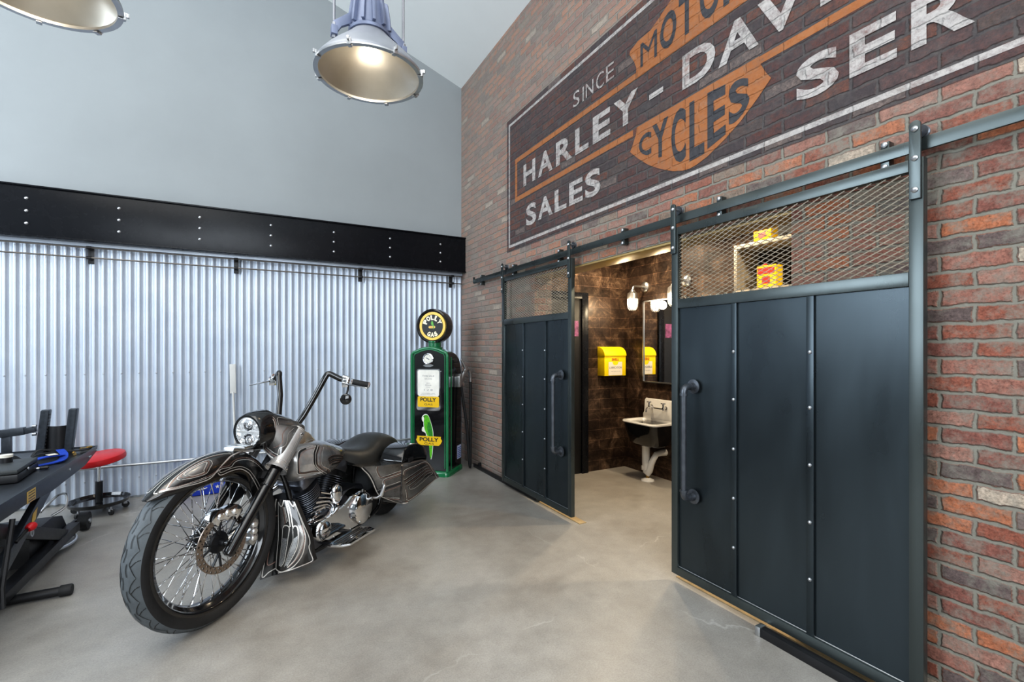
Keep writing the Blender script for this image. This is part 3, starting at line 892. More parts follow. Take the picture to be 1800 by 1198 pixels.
mb = MB(); mb.tube([(-.07, .105, .79), (-.07, 0, .79), (-.07, -.105, .79)], .009, 8); mb.tube(catmull([(-.07, .05, .79), (-.12, .05, .80), (-.165, .05, .785), (-.172, .05, .745)], 5), .009, 10); obj('spout', mb, CHROME, sk)
mb = MB(); mb.lathe([(0, .0), (.075, .0), (.07, .012), (.045, .022), (.03, .03), (0, .03)], 24, (-.205, -.005, .0)); obj('trap_foot', mb, WHITE, sk)
mb = MB(); mb.cyl((-.205, -.005, .02), (-.205, -.005, .085), .02, n=14); obj('trap_collar', mb, BRASS, sk)
mb = MB(); mb.tube([(-.19, .035, .39), (-.19, .035, .36), (-.195, .03, .15), (-.20, .012, .09), (-.205, -.01, .085), (-.20, -.03, .11), (-.18, -.04, .19), (-.16, -.05, .24), (-.13, -.06, .29), (-.08, -.07, .30), (-.004, -.07, .30)], [.058, .046, .043, .042, .04, .036, .034, .033, .033, .034, .040], 14)
mb.cyl((-.195, .03, .13), (-.235, .055, .13), .026, n=12); obj('waste_trap', mb, WHITE, sk)

sh = thing('wall_shelf', 'dark two tier shelf unit inside the washroom, seen through the door mesh', 'shelf', (1.40, -3.30, 0))
Y0, Y1 = .185, -.60
mb = MB(); mb.span((-.1, Y0, 2.328), (.2, Y1, 2.362)); obj('shelf_board', mb, SHELFW, sh, bev=.002)
mb = MB(); mb.span((-.1, Y0, 1.93), (.2, Y1, 1.965)); obj('shelf_board', mb, SHELFW, sh, bev=.002)
mb = MB(); mb.span((-.1, Y0, 1.965), (.2, Y0 - .03, 2.328)); obj('side_panel', mb, SHELFW, sh, bev=.002)
mb = MB(); mb.span((.2, Y0, 1.93), (.212, Y1, 2.72)); obj('back_panel', mb, SHELFD, sh)


def can(y, z, w, h, label):
    t = thing('oil_can', label, 'can', (1.40, y, z), group='vintage cans on the washroom shelf')
    mb = MB(); mb.box((0, 0, h / 2), (.10, w, h)); obj('can_body', mb, YELLOW, t, bev=.004)
    mb = MB(); mb.span((-.0515, -w / 2 + .01, h * .62), (-.0505, w / 2 - .01, h * .9)); mb.span((-.0515, -w * .2, h * .2), (-.0505, w * .22, h * .5)); obj('printed_patch', mb, REDP, t)
    mb = MB(); mb.cyl((0, w * .25, h), (0, w * .25, h + .02), .016, n=12); obj('cap', mb, REDP, t)
    return t


can(-3.345, 2.363, .155, .15, 'yellow and red oil can on the upper washroom shelf')
can(-3.38, 1.966, .165, .19, 'yellow and red oil can on the lower washroom shelf')
# ------------------------------------------------------------------ gas pump in the corner (front along local -y, turned 45 degrees)
gp = thing('gas_pump', 'black and green vintage gas pump with parrot emblem in the corner', 'gas pump', (-.51, -.48, 0), rad(-45))
# local: x to the pump's right as seen from the front, -y towards the viewer


def rr3(w, d, r, z, y=0, n=4): return [(p[0], p[1] + y, z) for p in rrect(w, d, r, n)]


mb = MB(); mb.loft([rr3(.50, .46, .06, 0), rr3(.50, .46, .06, .045), rr3(.47, .43, .05, .06)]); obj('pump_base', mb, GREEN, gp, ang=50)
mb = MB(); W2, D2 = .455, .40


def front_prof(w, zt, zs, n=10):
    """shoulder outline of the cabinet in x-z"""
    pts = [(w / 2, .06)]
    for k in range(n + 1):
        a = rad(90 * k / n); pts.append((w / 2 - (.045) * (1 - math.cos(a)), zs + .05 * math.sin(a)))
    m_ = 6
    for k in range(1, m_):
        t = k / m_; x = (w / 2 - .045) * (1 - 2 * t); pts.append((x, zs + .05 + (zt - zs - .05) * (1 - (2 * t - 1) ** 2)))
    return pts + [(-a, b) for a, b in reversed(pts[:n + 2])]


pf_ = front_prof(W2, 1.465, 1.37)
rings = []
for y, k in ((-.20, 0), (-.12, 0), (.0, 0), (.08, .02), (.14, .06), (.18, .12), (.20, .20)):
    rings.append([(x, y, max(.06, z - k * (1 if z > .2 else 0))) for x, z in pf_])
mb.loft(rings); obj('pump_cabinet', mb, GLOSSBLACK, gp, ang=35)
# green edge mouldings round the front and the centre of the sides
mb = MB()
for x in (-.2, .2):
    pass
out = [(x, -.2, z) for x, z in pf_]
mb.tube([(x * .985, -.196, z) for x, z in pf_], .017, 8)
mb.tube([(x * .86, -.2, .09 + (z - .06) * .965) for x, z in pf_], .007, 6)
for s_ in (1, -1):
    mb.tube([(s_ * .229, -.10, .06), (s_ * .229, -.10, 1.36)], .008, 6)
obj('green_moulding', mb, GREEN, gp, ang=60)
mb = MB(); mb.loft([[(x * 1.0, y, z + .004) for x, z in pf_[8:-8]] + [(x, y, z - .02) for x, z in reversed(pf_[8:-8])] for y in (-.205, -.10, -.02)]); obj('top_cap', mb, GREEN, gp, ang=40)
mb = MB(); mb.lathe([(.095, 1.45), (.095, 1.475), (.075, 1.482), (.075, 1.525), (.085, 1.53), (.085, 1.545), (0, 1.545)], 24, (0, -.06, 0)); obj('globe_collar', mb, GREEN, gp)
# globe
gz, gy = 1.72, -.06; R_ = .20
mb = MB(); mb.lathe([(.0, .058), (.165, .058), (.185, .075), (.20, .07), (.205, .04), (.205, -.04), (.20, -.07), (.185, -.075), (.165, -.058), (0, -.058)], 48, (0, gy, gz), (0, -1, 0)); gl = obj('globe', mb, GLOSSBLACK, gp)
mb = MB(); mb.cyl((0, gy, gz - .18), (0, gy, 1.54), .06, n=20); obj('globe_neck', mb, GLOSSBLACK, gp)
ft = gy - .0595
mb = MB(); mb.lathe([(.135, 0), (.135, .002), (.165, .002), (.165, 0)], 48, (0, ft, gz), (0, -1, 0)); obj('yellow_ring', mb, simple('lit yellow ring', (.78, .50, .08), .4, emit=.25), gl)
mb = MB(); mb.lathe([(0, .0012), (.135, .0012), (.135, 0)], 48, (0, ft, gz), (0, -1, 0)); obj('globe_face', mb, INK, gl)


def disc_text(txt, r0, r1, a0, a1, up):
    m_ = MB()
    n_ = len(txt)
    for i, ch in enumerate(txt):
        c = a0 + (a1 - a0) * (i + .5) / n_; hw = abs(a1 - a0) / n_ * .43
        if ch == ' ': continue

        def f(a, b):
            an = rad(c + (hw - 2 * hw * a if up else -hw + 2 * hw * a))
            r = r0 + (r1 - r0) * b if up else r1 - (r1 - r0) * b
            return (r * math.cos(an), ft - .003, gz + r * math.sin(an))
        put_text(m_, ch, f, .06)
    return m_


LETC = simple('lit cream letters', (.82, .74, .52), .4, emit=.25)
obj('globe_lettering', disc_text('POLLY', .072, .128, 168, 12, True), LETC, gl, smooth=False)
obj('globe_lettering', disc_text('GAS', .072, .128, 232, 308, False), LETC, gl, smooth=False)
mb = MB(); mb.prism(rrect(.085, .026, .012, 4), ft - .002, ft - .0035, lambda a, b, h: (a - .005, h, gz - .012 + b)); obj('globe_plate', mb, YELLOW, gl)
mb = MB(); put_text(mb, 'POLLY', lambda a, b: (-.038 + .066 * a, ft - .0042, gz - .019 + .013 * b)); obj('globe_lettering', mb, REDINK, gl, smooth=False)
pshape = [(-.010, .0), (-.016, .02), (-.014, .038), (-.002, .046), (.010, .040), (.014, .022), (.018, .0), (.020, -.03), (.016, -.055), (.010, -.03), (.004, -.006)]
mb = MB(); mb.prism([(x * 1.0, z + .012) for x, z in pshape], ft - .0042, ft - .005, lambda a, b, h: (a, h, gz + b)); obj('small_parrot', mb, PARG, gl)
# dial and panels
fy = -.2015
mb = MB(); mb.lathe([(0, .010), (.045, .010), (.056, .016), (.066, .010), (.068, 0)], 36, (-.012, fy, 1.338), (0, -1, 0)); obj('dial_bezel', mb, CHROME, gp)
mb = MB(); mb.lathe([(0, .0125), (.050, .0125), (.050, .010)], 32, (-.012, fy, 1.338), (0, -1, 0)); obj('dial_face', mb, CREAM, gp)
mb = MB()
for k in range(12):
    a = 2 * PI * k / 12; mb.box((-.012 + .04 * math.cos(a), fy - .0135, 1.338 + .04 * math.sin(a)), (.012, .001, .004), mat=Matrix.Rotation(-a, 3, 'Y'))
mb.box((-.012, fy - .014, 1.342), (.045, .001, .012), mat=Matrix.Rotation(.5, 3, 'Y')); obj('dial_mark', mb, GREYINK, gp, smooth=False)
mb = MB(); mb.prism([(-.065, 0), (-.03, .017), (.03, .017), (.065, 0), (.03, -.017), (-.03, -.017)], fy, fy - .006, lambda a, b, h: (a - .012, h, b + 1.262)); obj('maker_plate', mb, CHROME, gp)
mb = MB(); mb.prism(rrect(.30, .475, .03, 5), fy, fy - .012, lambda a, b, h: (a - .005, h, b + .985)); obj('window_bezel', mb, CHROME, gp)
mb = MB(); mb.prism(rrect(.268, .30, .022, 5), fy - .012, fy - .0145, lambda a, b, h: (a - .005, h, b + 1.062)); fc = obj('price_face', mb, LIT, gp)
mb = MB()
for txt, z, w, hh in (('THIS SALE', 1.135, .15, .018), ('GALLONS', 1.105, .09, .012), ('PRICE', 1.055, .05, .012), ('PER GALLON', 1.03, .075, .016), ('TAX', 1.01, .05, .010), ('1 2 8', .975, .11, .018), ('CONTAINS LEAD', .94, .17, .008), ('FOR USE AS A MOTOR FUEL ONLY', .926, .19, .008)):
    mb = MB(); put_text(mb, txt, lambda a, b: (-.005 - w / 2 + w * a, fy - .0155, z + hh * b), .0); obj('price_lettering', mb, GREYINK, fc, smooth=False)
mb = MB(); mb.prism(rrect(.268, .122, .015, 4), fy - .012, fy - .016, lambda a, b, h: (a - .005, h, b + .848)); yp = obj('brand_plate', mb, YELLOW, gp)
mb = MB(); put_text(mb, 'POLLY', lambda a, b: (-.105 + .2 * a, fy - .017, .850 + .046 * b), .03); obj('lettering', mb, INK, yp, smooth=False); mb = MB(); put_text(mb, 'GAS', lambda a, b: (-.055 + .105 * a, fy - .017, .808 + .022 * b), .0); obj('lettering', mb, INK, yp, smooth=False)
# parrot emblem
em = MB()
pl = catmull([(-.03, .705), (-.065, .69), (-.082, .655), (-.062, .615), (-.06, .58), (-.05, .53), (-.02, .47), (.0, .43), (.012, .33), (.02, .24), (.035, .185), (.052, .24), (.06, .33), (.065, .43), (.062, .51), (.045, .58), (.02, .65), (.0, .69)], 4, True)
em.prism([(a * 1.0, b) for a, b in pl], fy, fy - .002, lambda a, b, h: (a - .012, h, b))
pe = obj('parrot_emblem', em, WHITE, gp)
em = MB(); cx, cz = .0, .45
em.prism([(cx + (a - cx) * .90 + .001, cz + (b - cz) * .97) for a, b in pl], fy - .002, fy - .0028, lambda a, b, h: (a - .012, h, b)); obj('green_feathers', em, PARG, pe)
em = MB(); wing = catmull([(.0, .61), (-.012, .54), (.01, .46), (.045, .40), (.052, .46), (.048, .53), (.028, .6)], 4, True)
em.prism(wing, fy - .0028, fy - .0036, lambda a, b, h: (a - .012, h, b)); obj('dark_wing', em, PARD, pe)
em = MB(); em.prism(catmull([(-.075, .665), (-.08, .64), (-.062, .612), (-.052, .64), (-.058, .67)], 4, True), fy - .0028, fy - .0036, lambda a, b, h: (a - .012, h, b)); obj('beak', em, CREAM, pe); em = MB()
em.prism(catmull([(-.075, .55), (-.08, .51), (-.06, .50), (-.03, .48), (-.028, .455), (-.012, .46), (-.02, .50), (-.05, .525), (-.055, .555)], 3, True), fy - .0005, fy - .0022, lambda a, b, h: (a - .012, h, b)); obj('claw', em, CREAM, pe)
em = MB(); em.lathe([(0, .001), (.006, .001), (.006, 0)], 12, (-.060, fy - .0028, .672), (0, -1, 0)); obj('eye', em, INK, pe)
em = MB(); nm_ = [(-.165, .405), (-.15, .435), (-.155, .452), (.15, .452), (.145, .435), (.163, .405), (.145, .37), (.12, .347), (-.12, .347), (-.145, .37)]
em.prism(nm_, fy - .003, fy - .005, lambda a, b, h: (a, h, b)); np_ = obj('name_plate', em, YELLOW, gp)
em = MB(); put_text(em, 'POLLY', lambda a, b: (-.12 + .24 * a, fy - .006, .392 + .046 * b), .03); obj('lettering', em, INK, np_, smooth=False); em = MB(); put_text(em, 'GAS', lambda a, b: (-.06 + .12 * a, fy - .006, .356 + .024 * b), .0); obj('lettering', em, INK, np_, smooth=False)
# nozzle boot, nozzle and hose on the right side
sx = .2285
mb = MB(); bt = [(-.02, 1.005), (-.02, 1.13), (.02, 1.16), (.085, 1.155), (.15, 1.105), (.175, 1.07), (.14, 1.075), (.06, 1.05), (.03, 1.005)]
mb.prism(bt, 0, .075, lambda a, b, h: (sx + h, a, b)); obj('nozzle_boot', mb, ALU, gp, bev=.008)
mb = MB(); mb.tube([(sx + .05, .03, 1.06), (sx + .075, .10, 1.17), (sx + .08, .16, 1.22), (sx + .085, .22, 1.20)], [.02, .022, .027, .02], 12)
mb.tube([(sx + .085, .14, 1.21), (sx + .07, .10, 1.28), (sx + .05, .07, 1.33)], [.018, .016, .012], 10); mb.tube([(sx + .085, .22, 1.20), (sx + .09, .27, 1.16), (sx + .09, .275, 1.05)], [.02, .024, .016], 10)
mb.tube([(sx + .08, .07, 1.20), (sx + .11, .15, 1.15), (sx + .1, .23, 1.10)], .006, 6); obj('hose_nozzle', mb, ALU, gp)
mb = MB(); pts = catmull([(sx + .09, .275, 1.05), (sx + .095, .27, .8), (sx + .10, .255, .45), (sx + .105, .235, .12), (sx + .11, .215, .035), (sx + .115, .195, .04), (sx + .11, .18, .14), (sx + .095, .15, .5), (sx + .065, .10, .85), (sx + .05, .07, 1.04)], 8)
mb.tube(pts, .0165, 10); obj('hose', mb, RUBBER, gp)
mb = MB(); mb.prism([(.075, .14), (.19, .14), (.19, .30), (.075, .30)], .0005, .0018, lambda a, b, h: (sx + h - .0005, a, b)); lb = obj('paper_notice', mb, simple('blue white notice', (.55, .60, .80), .5), gp, smooth=False)
mb = MB()
for k in range(6):
    mb.prism([(.085, .155 + k * .022), (.18, .155 + k * .022), (.18, .165 + k * .022), (.085, .165 + k * .022)], .0015, .0022, lambda a, b, h: (sx + h - .0003, a, b))
obj('printed_line', mb, simple('blue print', (.05, .10, .38), .6), lb, smooth=False)

# ------------------------------------------------------------------ hanging bell lamps


def bell(loc, label, on=True):
    t = thing('pendant_lamp', label, 'pendant lamp', loc, group='industrial bell lamps')
    prof_ = [(.308, .012), (.30, .024), (.283, .045), (.25, .085), (.205, .130), (.160, .172), (.122, .212), (.102, .235)]
    mb = MB(); mb.lathe([(.300, -.004), (.308, 0)] + prof_ + [(.10, .252), (.085, .252)], 64)
    sd = obj('lamp_shade', mb, SHADE, t)
    mb = MB(); mb.lathe([(.300, -.004)] + [(r - .007, z - .003) for r, z in prof_] + [(.05, .232), (0, .234)], 64); obj('reflector', mb, REFL, sd)
    mb = MB(); mb.lathe([(.286, .006), (.305, .006), (.311, .0), (.311, -.008), (.286, -.008)], 64, closed=True); obj('rim_ring', mb, ALU, sd)
    for k in range(8):
        a = 2 * PI * (k + .3) / 8; c, s_ = math.cos(a), math.sin(a); m3 = Matrix.Rotation(a, 3, 'Z')
        mb = MB(); mb.box((.312 * c, .312 * s_, .002), (.012, .022, .034), mat=m3); mb.box((.302 * c, .302 * s_, -.014), (.03, .022, .005), mat=m3); mb.box((.322 * c, .322 * s_, .012), (.018, .012, .02), mat=m3); obj('rim_clip', mb, ALU, sd, bev=.002)
    mb = MB(); mb.lathe([(0, .28), (.118, .285), (.12, .30), (.108, .31), (.105, .32), (.095, .40), (.085, .48), (.082, .485), (.082, .60), (.07, .63), (.03, .64), (.03, .68), (0, .68)], 40); mb.v = [(p[0], p[1], p[2] - .055) for p in mb.v]; hg = obj('ballast_housing', mb, GUN, t)
    mb = MB()
    for k in range(12):
        a = 2 * PI * k / 12; m3 = Matrix.Rotation(a, 3, 'Z')
        pr = [(.085, .315), (.128, .315), (.122, .38), (.108, .47), (.085, .48)]
        mb.prism(pr, -.009, .009, lambda r, z, h: m3 @ V((r, h, z)))
    mb.v = [(p[0], p[1], p[2] - .055) for p in mb.v]; obj('cooling_fin', mb, GUN, hg, bev=.002)
    for s_ in (1, -1):
        mb = MB(); mb.prism([(.10, .40), (.18, .33), (.205, .31), (.205, .24), (.19, .24), (.16, .29), (.10, .33)], -.012, .012, lambda r, z, h: (s_ * r, h, z)); mb.box((s_ * .2, 0, .255), (.035, .05, .05)); mb.v = [(p[0], p[1], p[2] - .055) for p in mb.v]; obj('side_bracket', mb, GUN, t, bev=.003)
        mb = MB(); mb.cyl((s_ * .2, 0, .22), (s_ * .2, 0, 2.6), .008, n=8); mb.lathe([(.0, 0), (.014, 0), (.014, .018), (0, .018)], 6, (s_ * .2, 0, .285)); mb.lathe([(.0, 0), (.014, 0), (.014, .018), (0, .018)], 6, (s_ * .2, 0, .215)); mb.v = [(p[0], p[1], p[2] - .055) for p in mb.v]; obj('hanging_rod', mb, HANG, t)
    mb = MB(); mb.lathe([(0, .235), (.022, .235), (.022, .195), (.03, .182), (.037, .16), (.037, .145), (.03, .122), (.016, .11), (0, .107)], 24); obj('bulb', mb, BULB, t)
    L = bpy.data.lights.new('bell_light', 'POINT'); L.energy = 2.5; L.color = (1, .88, .72); L.shadow_soft_size = .06
    lo = bpy.data.objects.new('bell_light', L); COL.objects.link(lo); lo.parent = t; lo.location = (0, 0, .05)
    return t


LX, LY, LZ = -1.803, -2.965, 3.076
bell((LX, LY, LZ), 'large grey industrial bell lamp with glowing bulb, hanging beside the brick wall')
bell((LX - 1.46, LY + .0, LZ), 'industrial bell lamp cut off by the top edge, hanging above the work lift')

# ------------------------------------------------------------------ rolling stool
st = thing('rolling_stool', 'red round seat mechanic stool on wheels by the corrugated wall', 'stool', (-3.63, -.37, 0))
tl = Matrix.Rotation(rad(-7), 3, 'Y') @ Matrix.Rotation(rad(5), 3, 'X')
mb = MB(); mb.lathe([(0, -.032), (.165, -.032), (.187, -.022), (.192, 0), (.187, .024), (.17, .034), (0, .037)], 40)
mb.v = [tuple(tl @ V(p) + V((0, 0, .475))) for p in mb.v]; obj('seat', mb, RED, st)
mb = MB(); mb.cyl((0, 0, .25), (0, 0, .45), .0125, n=12); obj('gas_post', mb, CHROME, st)
mb = MB(); mb.cyl((0, 0, .09), (0, 0, .275), .027, n=16); mb.cyl((0, 0, .41), (0, 0, .455), .024, n=14); obj('post_sleeve', mb, BLACK, st)
mb = MB(); mb.lathe([(0, .085), (.175, .085), (.205, .09), (.218, .115), (.222, .115), (.210, .085), (.185, .072), (0, .072)], 40); obj('tool_tray', mb, GLOSSBLACK, st)
for k in range(5):
    a = rad(72 * k + 20); c, s_ = math.cos(a), math.sin(a); r = .185
    mb = MB(); mb.cyl((r * c, r * s_, .072), (r * c, r * s_, .05), .008, n=8); mb.box((r * c, r * s_, .045), (.03, .032, .022)); cs = obj('caster', mb, ZINC, st)
    mb = MB(); mb.cyl((r * c - .011 * s_, r * s_ + .011 * c, .0275), (r * c + .011 * s_, r * s_ - .011 * c, .0275), .027, n=16); obj('caster_wheel', mb, RUBBER, cs)

# ------------------------------------------------------------------ motorcycle work lift (long axis along y)
lf = thing('motorcycle_lift', 'dark grey motorcycle lift table with scissor legs beside the corrugated wall', 'lift table')
TX, TY0, TY1, TZ = -3.55, -.76, -3.0, .653
mb = MB(); mb.span((TX - .68, TY0, TZ - .03), (TX - .004, TY1, TZ - .006)); obj('table_deck', mb, LIFTTOP, lf)
for x in (TX, TX - .684):
    sgn = 1 if x == TX else -1
    side = [(TY0, TZ + .004), (TY0 - .02, TZ - .035), (-1.08, TZ - .09), (-1.75, TZ - .112), (-2.1, TZ - .085), (TY1, TZ - .085), (TY1, TZ + .004)]
    mb = MB(); mb.prism(side, x - .004, x, lambda y, z, h: (h, y, z)); sp_ = obj('side_rail', mb, LIFT, lf, bev=.0015)
    if sgn > 0:
        mb = MB()
        for y in (-.80, -.955, -.985, -1.42):
            mb.lathe([(.009, 0), (.009, .004), (0, .007)], 10, (x, y, TZ - (.028 if y > -.9 else .045)), (1, 0, 0))
        obj('bolt', mb, ZINC, sp_)
        mb = MB(); mb.prism([(-2.0, TZ - .088), (-2.12, TZ - .088), (-2.12, TZ - .018), (-2.0, TZ - .018)], 0, .001, lambda y, z, h: (x + h, y, z)); wl = obj('warning_label', mb, YELLOW, sp_, smooth=False)
        mb = MB()
        for k in range(4):
            mb.prism([(-2.012, TZ - .08 + .016 * k), (-2.1, TZ - .08 + .016 * k), (-2.1, TZ - .075 + .016 * k), (-2.012, TZ - .075 + .016 * k)], .001, .0015, lambda y, z, h: (x + h, y, z))
        obj('printed_line', mb, INK, wl, smooth=False)
mb = MB(); mb.span((TX - .68, TY0 - .001, TZ - .036), (TX - .004, TY0 + .006, TZ + .004)); obj('end_lip', mb, LIFT, lf, bev=.002)
for x in (TX - .04, TX - .63):
    mb = MB(); mb.bar((x, -1.70, .56), (x, -2.75, .09), .035, .085); arm = obj('scissor_arm', mb, LIFT, lf, bev=.003)
    mb = MB(); mb.bar((x - .03, -2.5, .56), (x - .03, -1.25, .10), .03, .075); obj('scissor_arm', mb, BLACK, lf, bev=.003)
    if x > TX - .3:
        mb = MB(); xx = x + .0185; mb.prism([(-1.93, .425), (-1.995, .405), (-1.965, .47), (-1.90, .49)], 0, .001, lambda y, z, h: (xx + h, y, z)); obj('warning_label', mb, YELLOW, arm, smooth=False)
        mb = MB(); mb.lathe([(.013, 0), (.013, .006), (.022, .006), (.022, 0)], 16, (xx, -1.99, .36), (1, 0, 0)); obj('pivot_ring', mb, ZINC, arm)
mb = MB(); mb.tube([(TX - .0, -2.30, .54), (TX + .0, -2.42, .22), (TX + .01, -2.44, .12)], .013, 8); obj('release_lever', mb, BLACK, lf)
mb = MB(); mb.lathe([(0, -.02), (.018, -.02), (.024, -.006), (.024, .008), (.016, .022), (0, .024)], 16, (TX + .012, -2.10, .43), (.4, .6, .3)); obj('lever_knob', mb, RED, lf)
mb = MB(); mb.tube([(TX, -2.11, .42), (TX - .02, -2.2, .38)], .009, 8); obj('knob_stem', mb, BLACK, lf)
for x in (TX - .08, TX - .60):
    mb = MB(); mb.span((x - .035, -1.02, .06), (x + .035, -2.95, .12)); obj('base_beam', mb, BLACK, lf, bev=.004)
mb = MB(); mb.prism([(-1.02, .06), (-1.02, .10), (-1.12, .21), (-1.3, .26), (-1.7, .26), (-1.7, .06)], TX - .12, TX - .58, lambda y, z, h: (h, y, z)); obj('pump_housing', mb, BLACK, lf, bev=.006)
mb = MB(); mb.cyl((TX - .30, -1.12, .165), (TX - .25, -1.98, .20), .036, n=18); obj('hydraulic_ram', mb, GALV, lf)
mb = MB(); mb.cyl((TX - .7, -2.115, .032), (TX + .165, -2.115, .032), .026, n=14); br_ = obj('outrigger_bar', mb, BLACK, lf)
mb = MB(); mb.lathe([(0, 0), (.03, 0), (.032, .004), (.032, .05), (.028, .056), (0, .056)], 20, (TX + .14, -2.115, .032), (1, 0, 0)); obj('rubber_foot', mb, RUBBER, br_)
for x in (TX - .06, TX - .62):
    mb = MB(); mb.cyl((x - .03, -.86, .075), (x + .03, -.86, .075), .07, n=24); wl = obj('lift_wheel', mb, RUBBER, lf)
    mb = MB(); mb.lathe([(0, 0), (.02, 0), (.02, .01), (0, .01)], 12, (x + .03, -.86, .075), (1, 0, 0)); obj('wheel_hub', mb, ZINC, wl)
    mb = MB(); mb.bar((x - .05, -1.05, .09), (x - .05, -.84, .075), .025, .04); obj('wheel_fork', mb, BLACK, lf, bev=.003)
mb = MB(); mb.tube(catmull([(TX - .2, -1.55, .09), (TX - .08, -1.45, .06), (TX - .03, -1.25, .04), (TX - .05, -1.12, .05), (TX - .14, -1.12, .08), (TX - .17, -1.3, .10), (TX - .22, -1.5, .12)], 6), .011, 8); obj('air_hose', mb, GALV, lf)
mb = MB(); mb.tube(catmull([(TX - .28, -1.0, .22), (TX - .20, -.95, .32), (TX - .14, -.97, .33), (TX - .13, -1.02, .25), (TX - .2, -1.06, .2)], 5), .009, 8); obj('lift_handle', mb, ALU, lf)

DK = TZ - .005
# wheel vise standing on the lift
wv = thing('wheel_clamp', 'black steel wheel clamp with two leaning posts bolted on the work lift', 'wheel clamp', (TX - .18, -.94, DK))
for x, nm_ in ((-.115, 0), (.045, 1)):
    mb = MB(); tx = .028
    base = rrect(.052, .06, .008, 2)
    mb.loft([[(x + a, b, 0) for a, b in base], [(x + tx * 1.15 + a, b, .335) for a, b in base], [(x + tx * 1.2 + a * .8, b * .8, .342) for a, b in base]])
    pt = obj('clamp_post', mb, LIFT, wv, bev=.0)
    mb = MB()
    for k in range(12):
        mb.box((x + .0275 + tx * 1.15 * (k + 1) / 13, -.012, .03 + .025 * k), (.004, .028, .012))
    if nm_ == 0: obj('rack_tooth', mb, BLACK, pt)
mb = MB(); mb.grid(lambda u, v: (-.085 + .15 * u, .005 - .05 * math.sin(PI * u), .185 * v + (.03 * v)), 10, 2); mb.grid(lambda u, v: (-.085 + .15 * u, .011 - .05 * math.sin(PI * u), .185 * v + (.03 * v)), 10, 2, flip=True); obj('curved_plate', mb, BLACK, wv)
mb = MB(); mb.bar((-.14, 0, .20), (-.235, 0, .18), .045, .045); mb.bar((-.2, 0, .19), (-.50, 0, .165), .056, .056); obj('push_arm', mb, LIFT, wv, bev=.004)
mb = MB(); mb.bar((-.30, .0, 0), (-.30, .0, .155), .05, .04, up=(0, 1, 0)); obj('arm_support', mb, LIFT, wv, bev=.003)
mb = MB()
for z in (.165, .225): mb.cyl((-.15, -.035, z), (-.128, -.035, z), .012, n=10)
obj('clamp_bolt', mb, ZINC, wv)

# things lying on the lift
tc = thing('tool_case', 'black flat hard tool case lying on the work lift', 'tool case', (TX - .30, -1.72, DK), rad(4))
mb = MB(); mb.box((0, 0, .028), (.36, .40, .05)); obj('case_bottom', mb, BLACK, tc, bev=.008)
mb = MB(); mb.box((0, 0, .068), (.355, .395, .026)); obj('case_lid', mb, simple('grey black case lid', (.045, .05, .052), .5), tc, bev=.008)
mb = MB(); mb.lathe([(0, 0), (.011, 0), (.011, .004), (0, .006)], 12, (.181, -.02, .05), (1, 0, 0)); obj('case_latch', mb, ZINC, tc)
tp = thing('tape_roll', 'roll of tape with a white top standing on the black tool case', 'tape', (TX - .255, -1.62, DK + .081))
mb = MB(); mb.lathe([(.016, 0), (.031, 0), (.031, .034), (.016, .034)], 24, closed=True); obj('tape_body', mb, BLACK, tp)
mb = MB(); mb.lathe([(.0, .034), (.033, .034), (.033, .05), (.0, .05)], 24); obj('tape_top', mb, CREAM, tp)
sw = thing('tie_down_strap', 'blue webbing strap with a white tag on the work lift', 'strap', (0, 0, DK))
mb = MB()
f1 = [(TX - .30, -1.49), (TX - .22, -1.43), (TX - .16, -1.36), (TX - .10, -1.26), (TX - .10, -1.18)]
zs = [.012, .03, .045, .035, .012]


def ribbon3(mb, P, w, th):
    P = catmull(P, 6)
    n = len(P)
    rows = []
    for i, p in enumerate(P):
        t = V(P[min(i + 1, n - 1)]) - V(P[max(i - 1, 0)]); s_ = V((t.y, -t.x, 0)).normalized() * w / 2
        p = V(p); rows.append([p - s_, p + s_, p + s_ + V((0, 0, th)), p - s_ + V((0, 0, th))])
    mb.loft(rows)


ribbon3(mb, [(a, b, z) for (a, b), z in zip(f1, zs)], .045, .006)
ribbon3(mb, [(TX - .25, -1.48, .002), (TX - .16, -1.42, .004), (TX - .07, -1.34, .012), (TX - .09, -1.20, .03), (TX - .14, -1.10, .05)], .045, .006)
obj('webbing', mb, BLUEWEB, sw)
mb = MB(); mb.box((TX - .125, -1.31, .056), (.05, .06, .002), rz=.6); obj('white_tag', mb, PAPER, sw)
bg = MB(); rr_ = []
for k in range(9):
    t = k / 8; h = .085 * math.sin(PI * min(1, .08 + t * .9)) ** .6 + .004
    rr_.append([(TX - .56 + .26 * t, -1.27 + .10 * math.cos(a) * (1 + .25 * math.sin(3 * a + 4 * t)), max(0, h * (math.sin(a) if math.sin(a) > 0 else 0)) + .001) for a in [2 * PI * j / 16 for j in range(16)]])
bg.loft(rr_); o = obj('tool_bag', bg, DARKCLOTH, None, loc=(0, 0, DK)); tag(o, 'slumped black cloth bag on the work lift behind the blue strap', 'bag')
bs = MB(); ribbon3(bs, [(TX - .30, -1.085, .01), (TX - .27, -1.07, .05), (TX - .2, -1.05, .045), (TX - .12, -1.04, .03), (TX - .05, -1.02, .02), (TX - .03, -.93, .016)], .05, .006); ribbon3(bs, [(TX - .29, -1.15, .004), (TX - .24, -1.14, .035), (TX - .17, -1.13, .03), (TX - .12, -1.12, .01)], .05, .006)
o = obj('black_strap', bs, DARKCLOTH, None, loc=(0, 0, DK)); tag(o, 'black webbing strap bunched at the foot of the wheel clamp', 'strap')
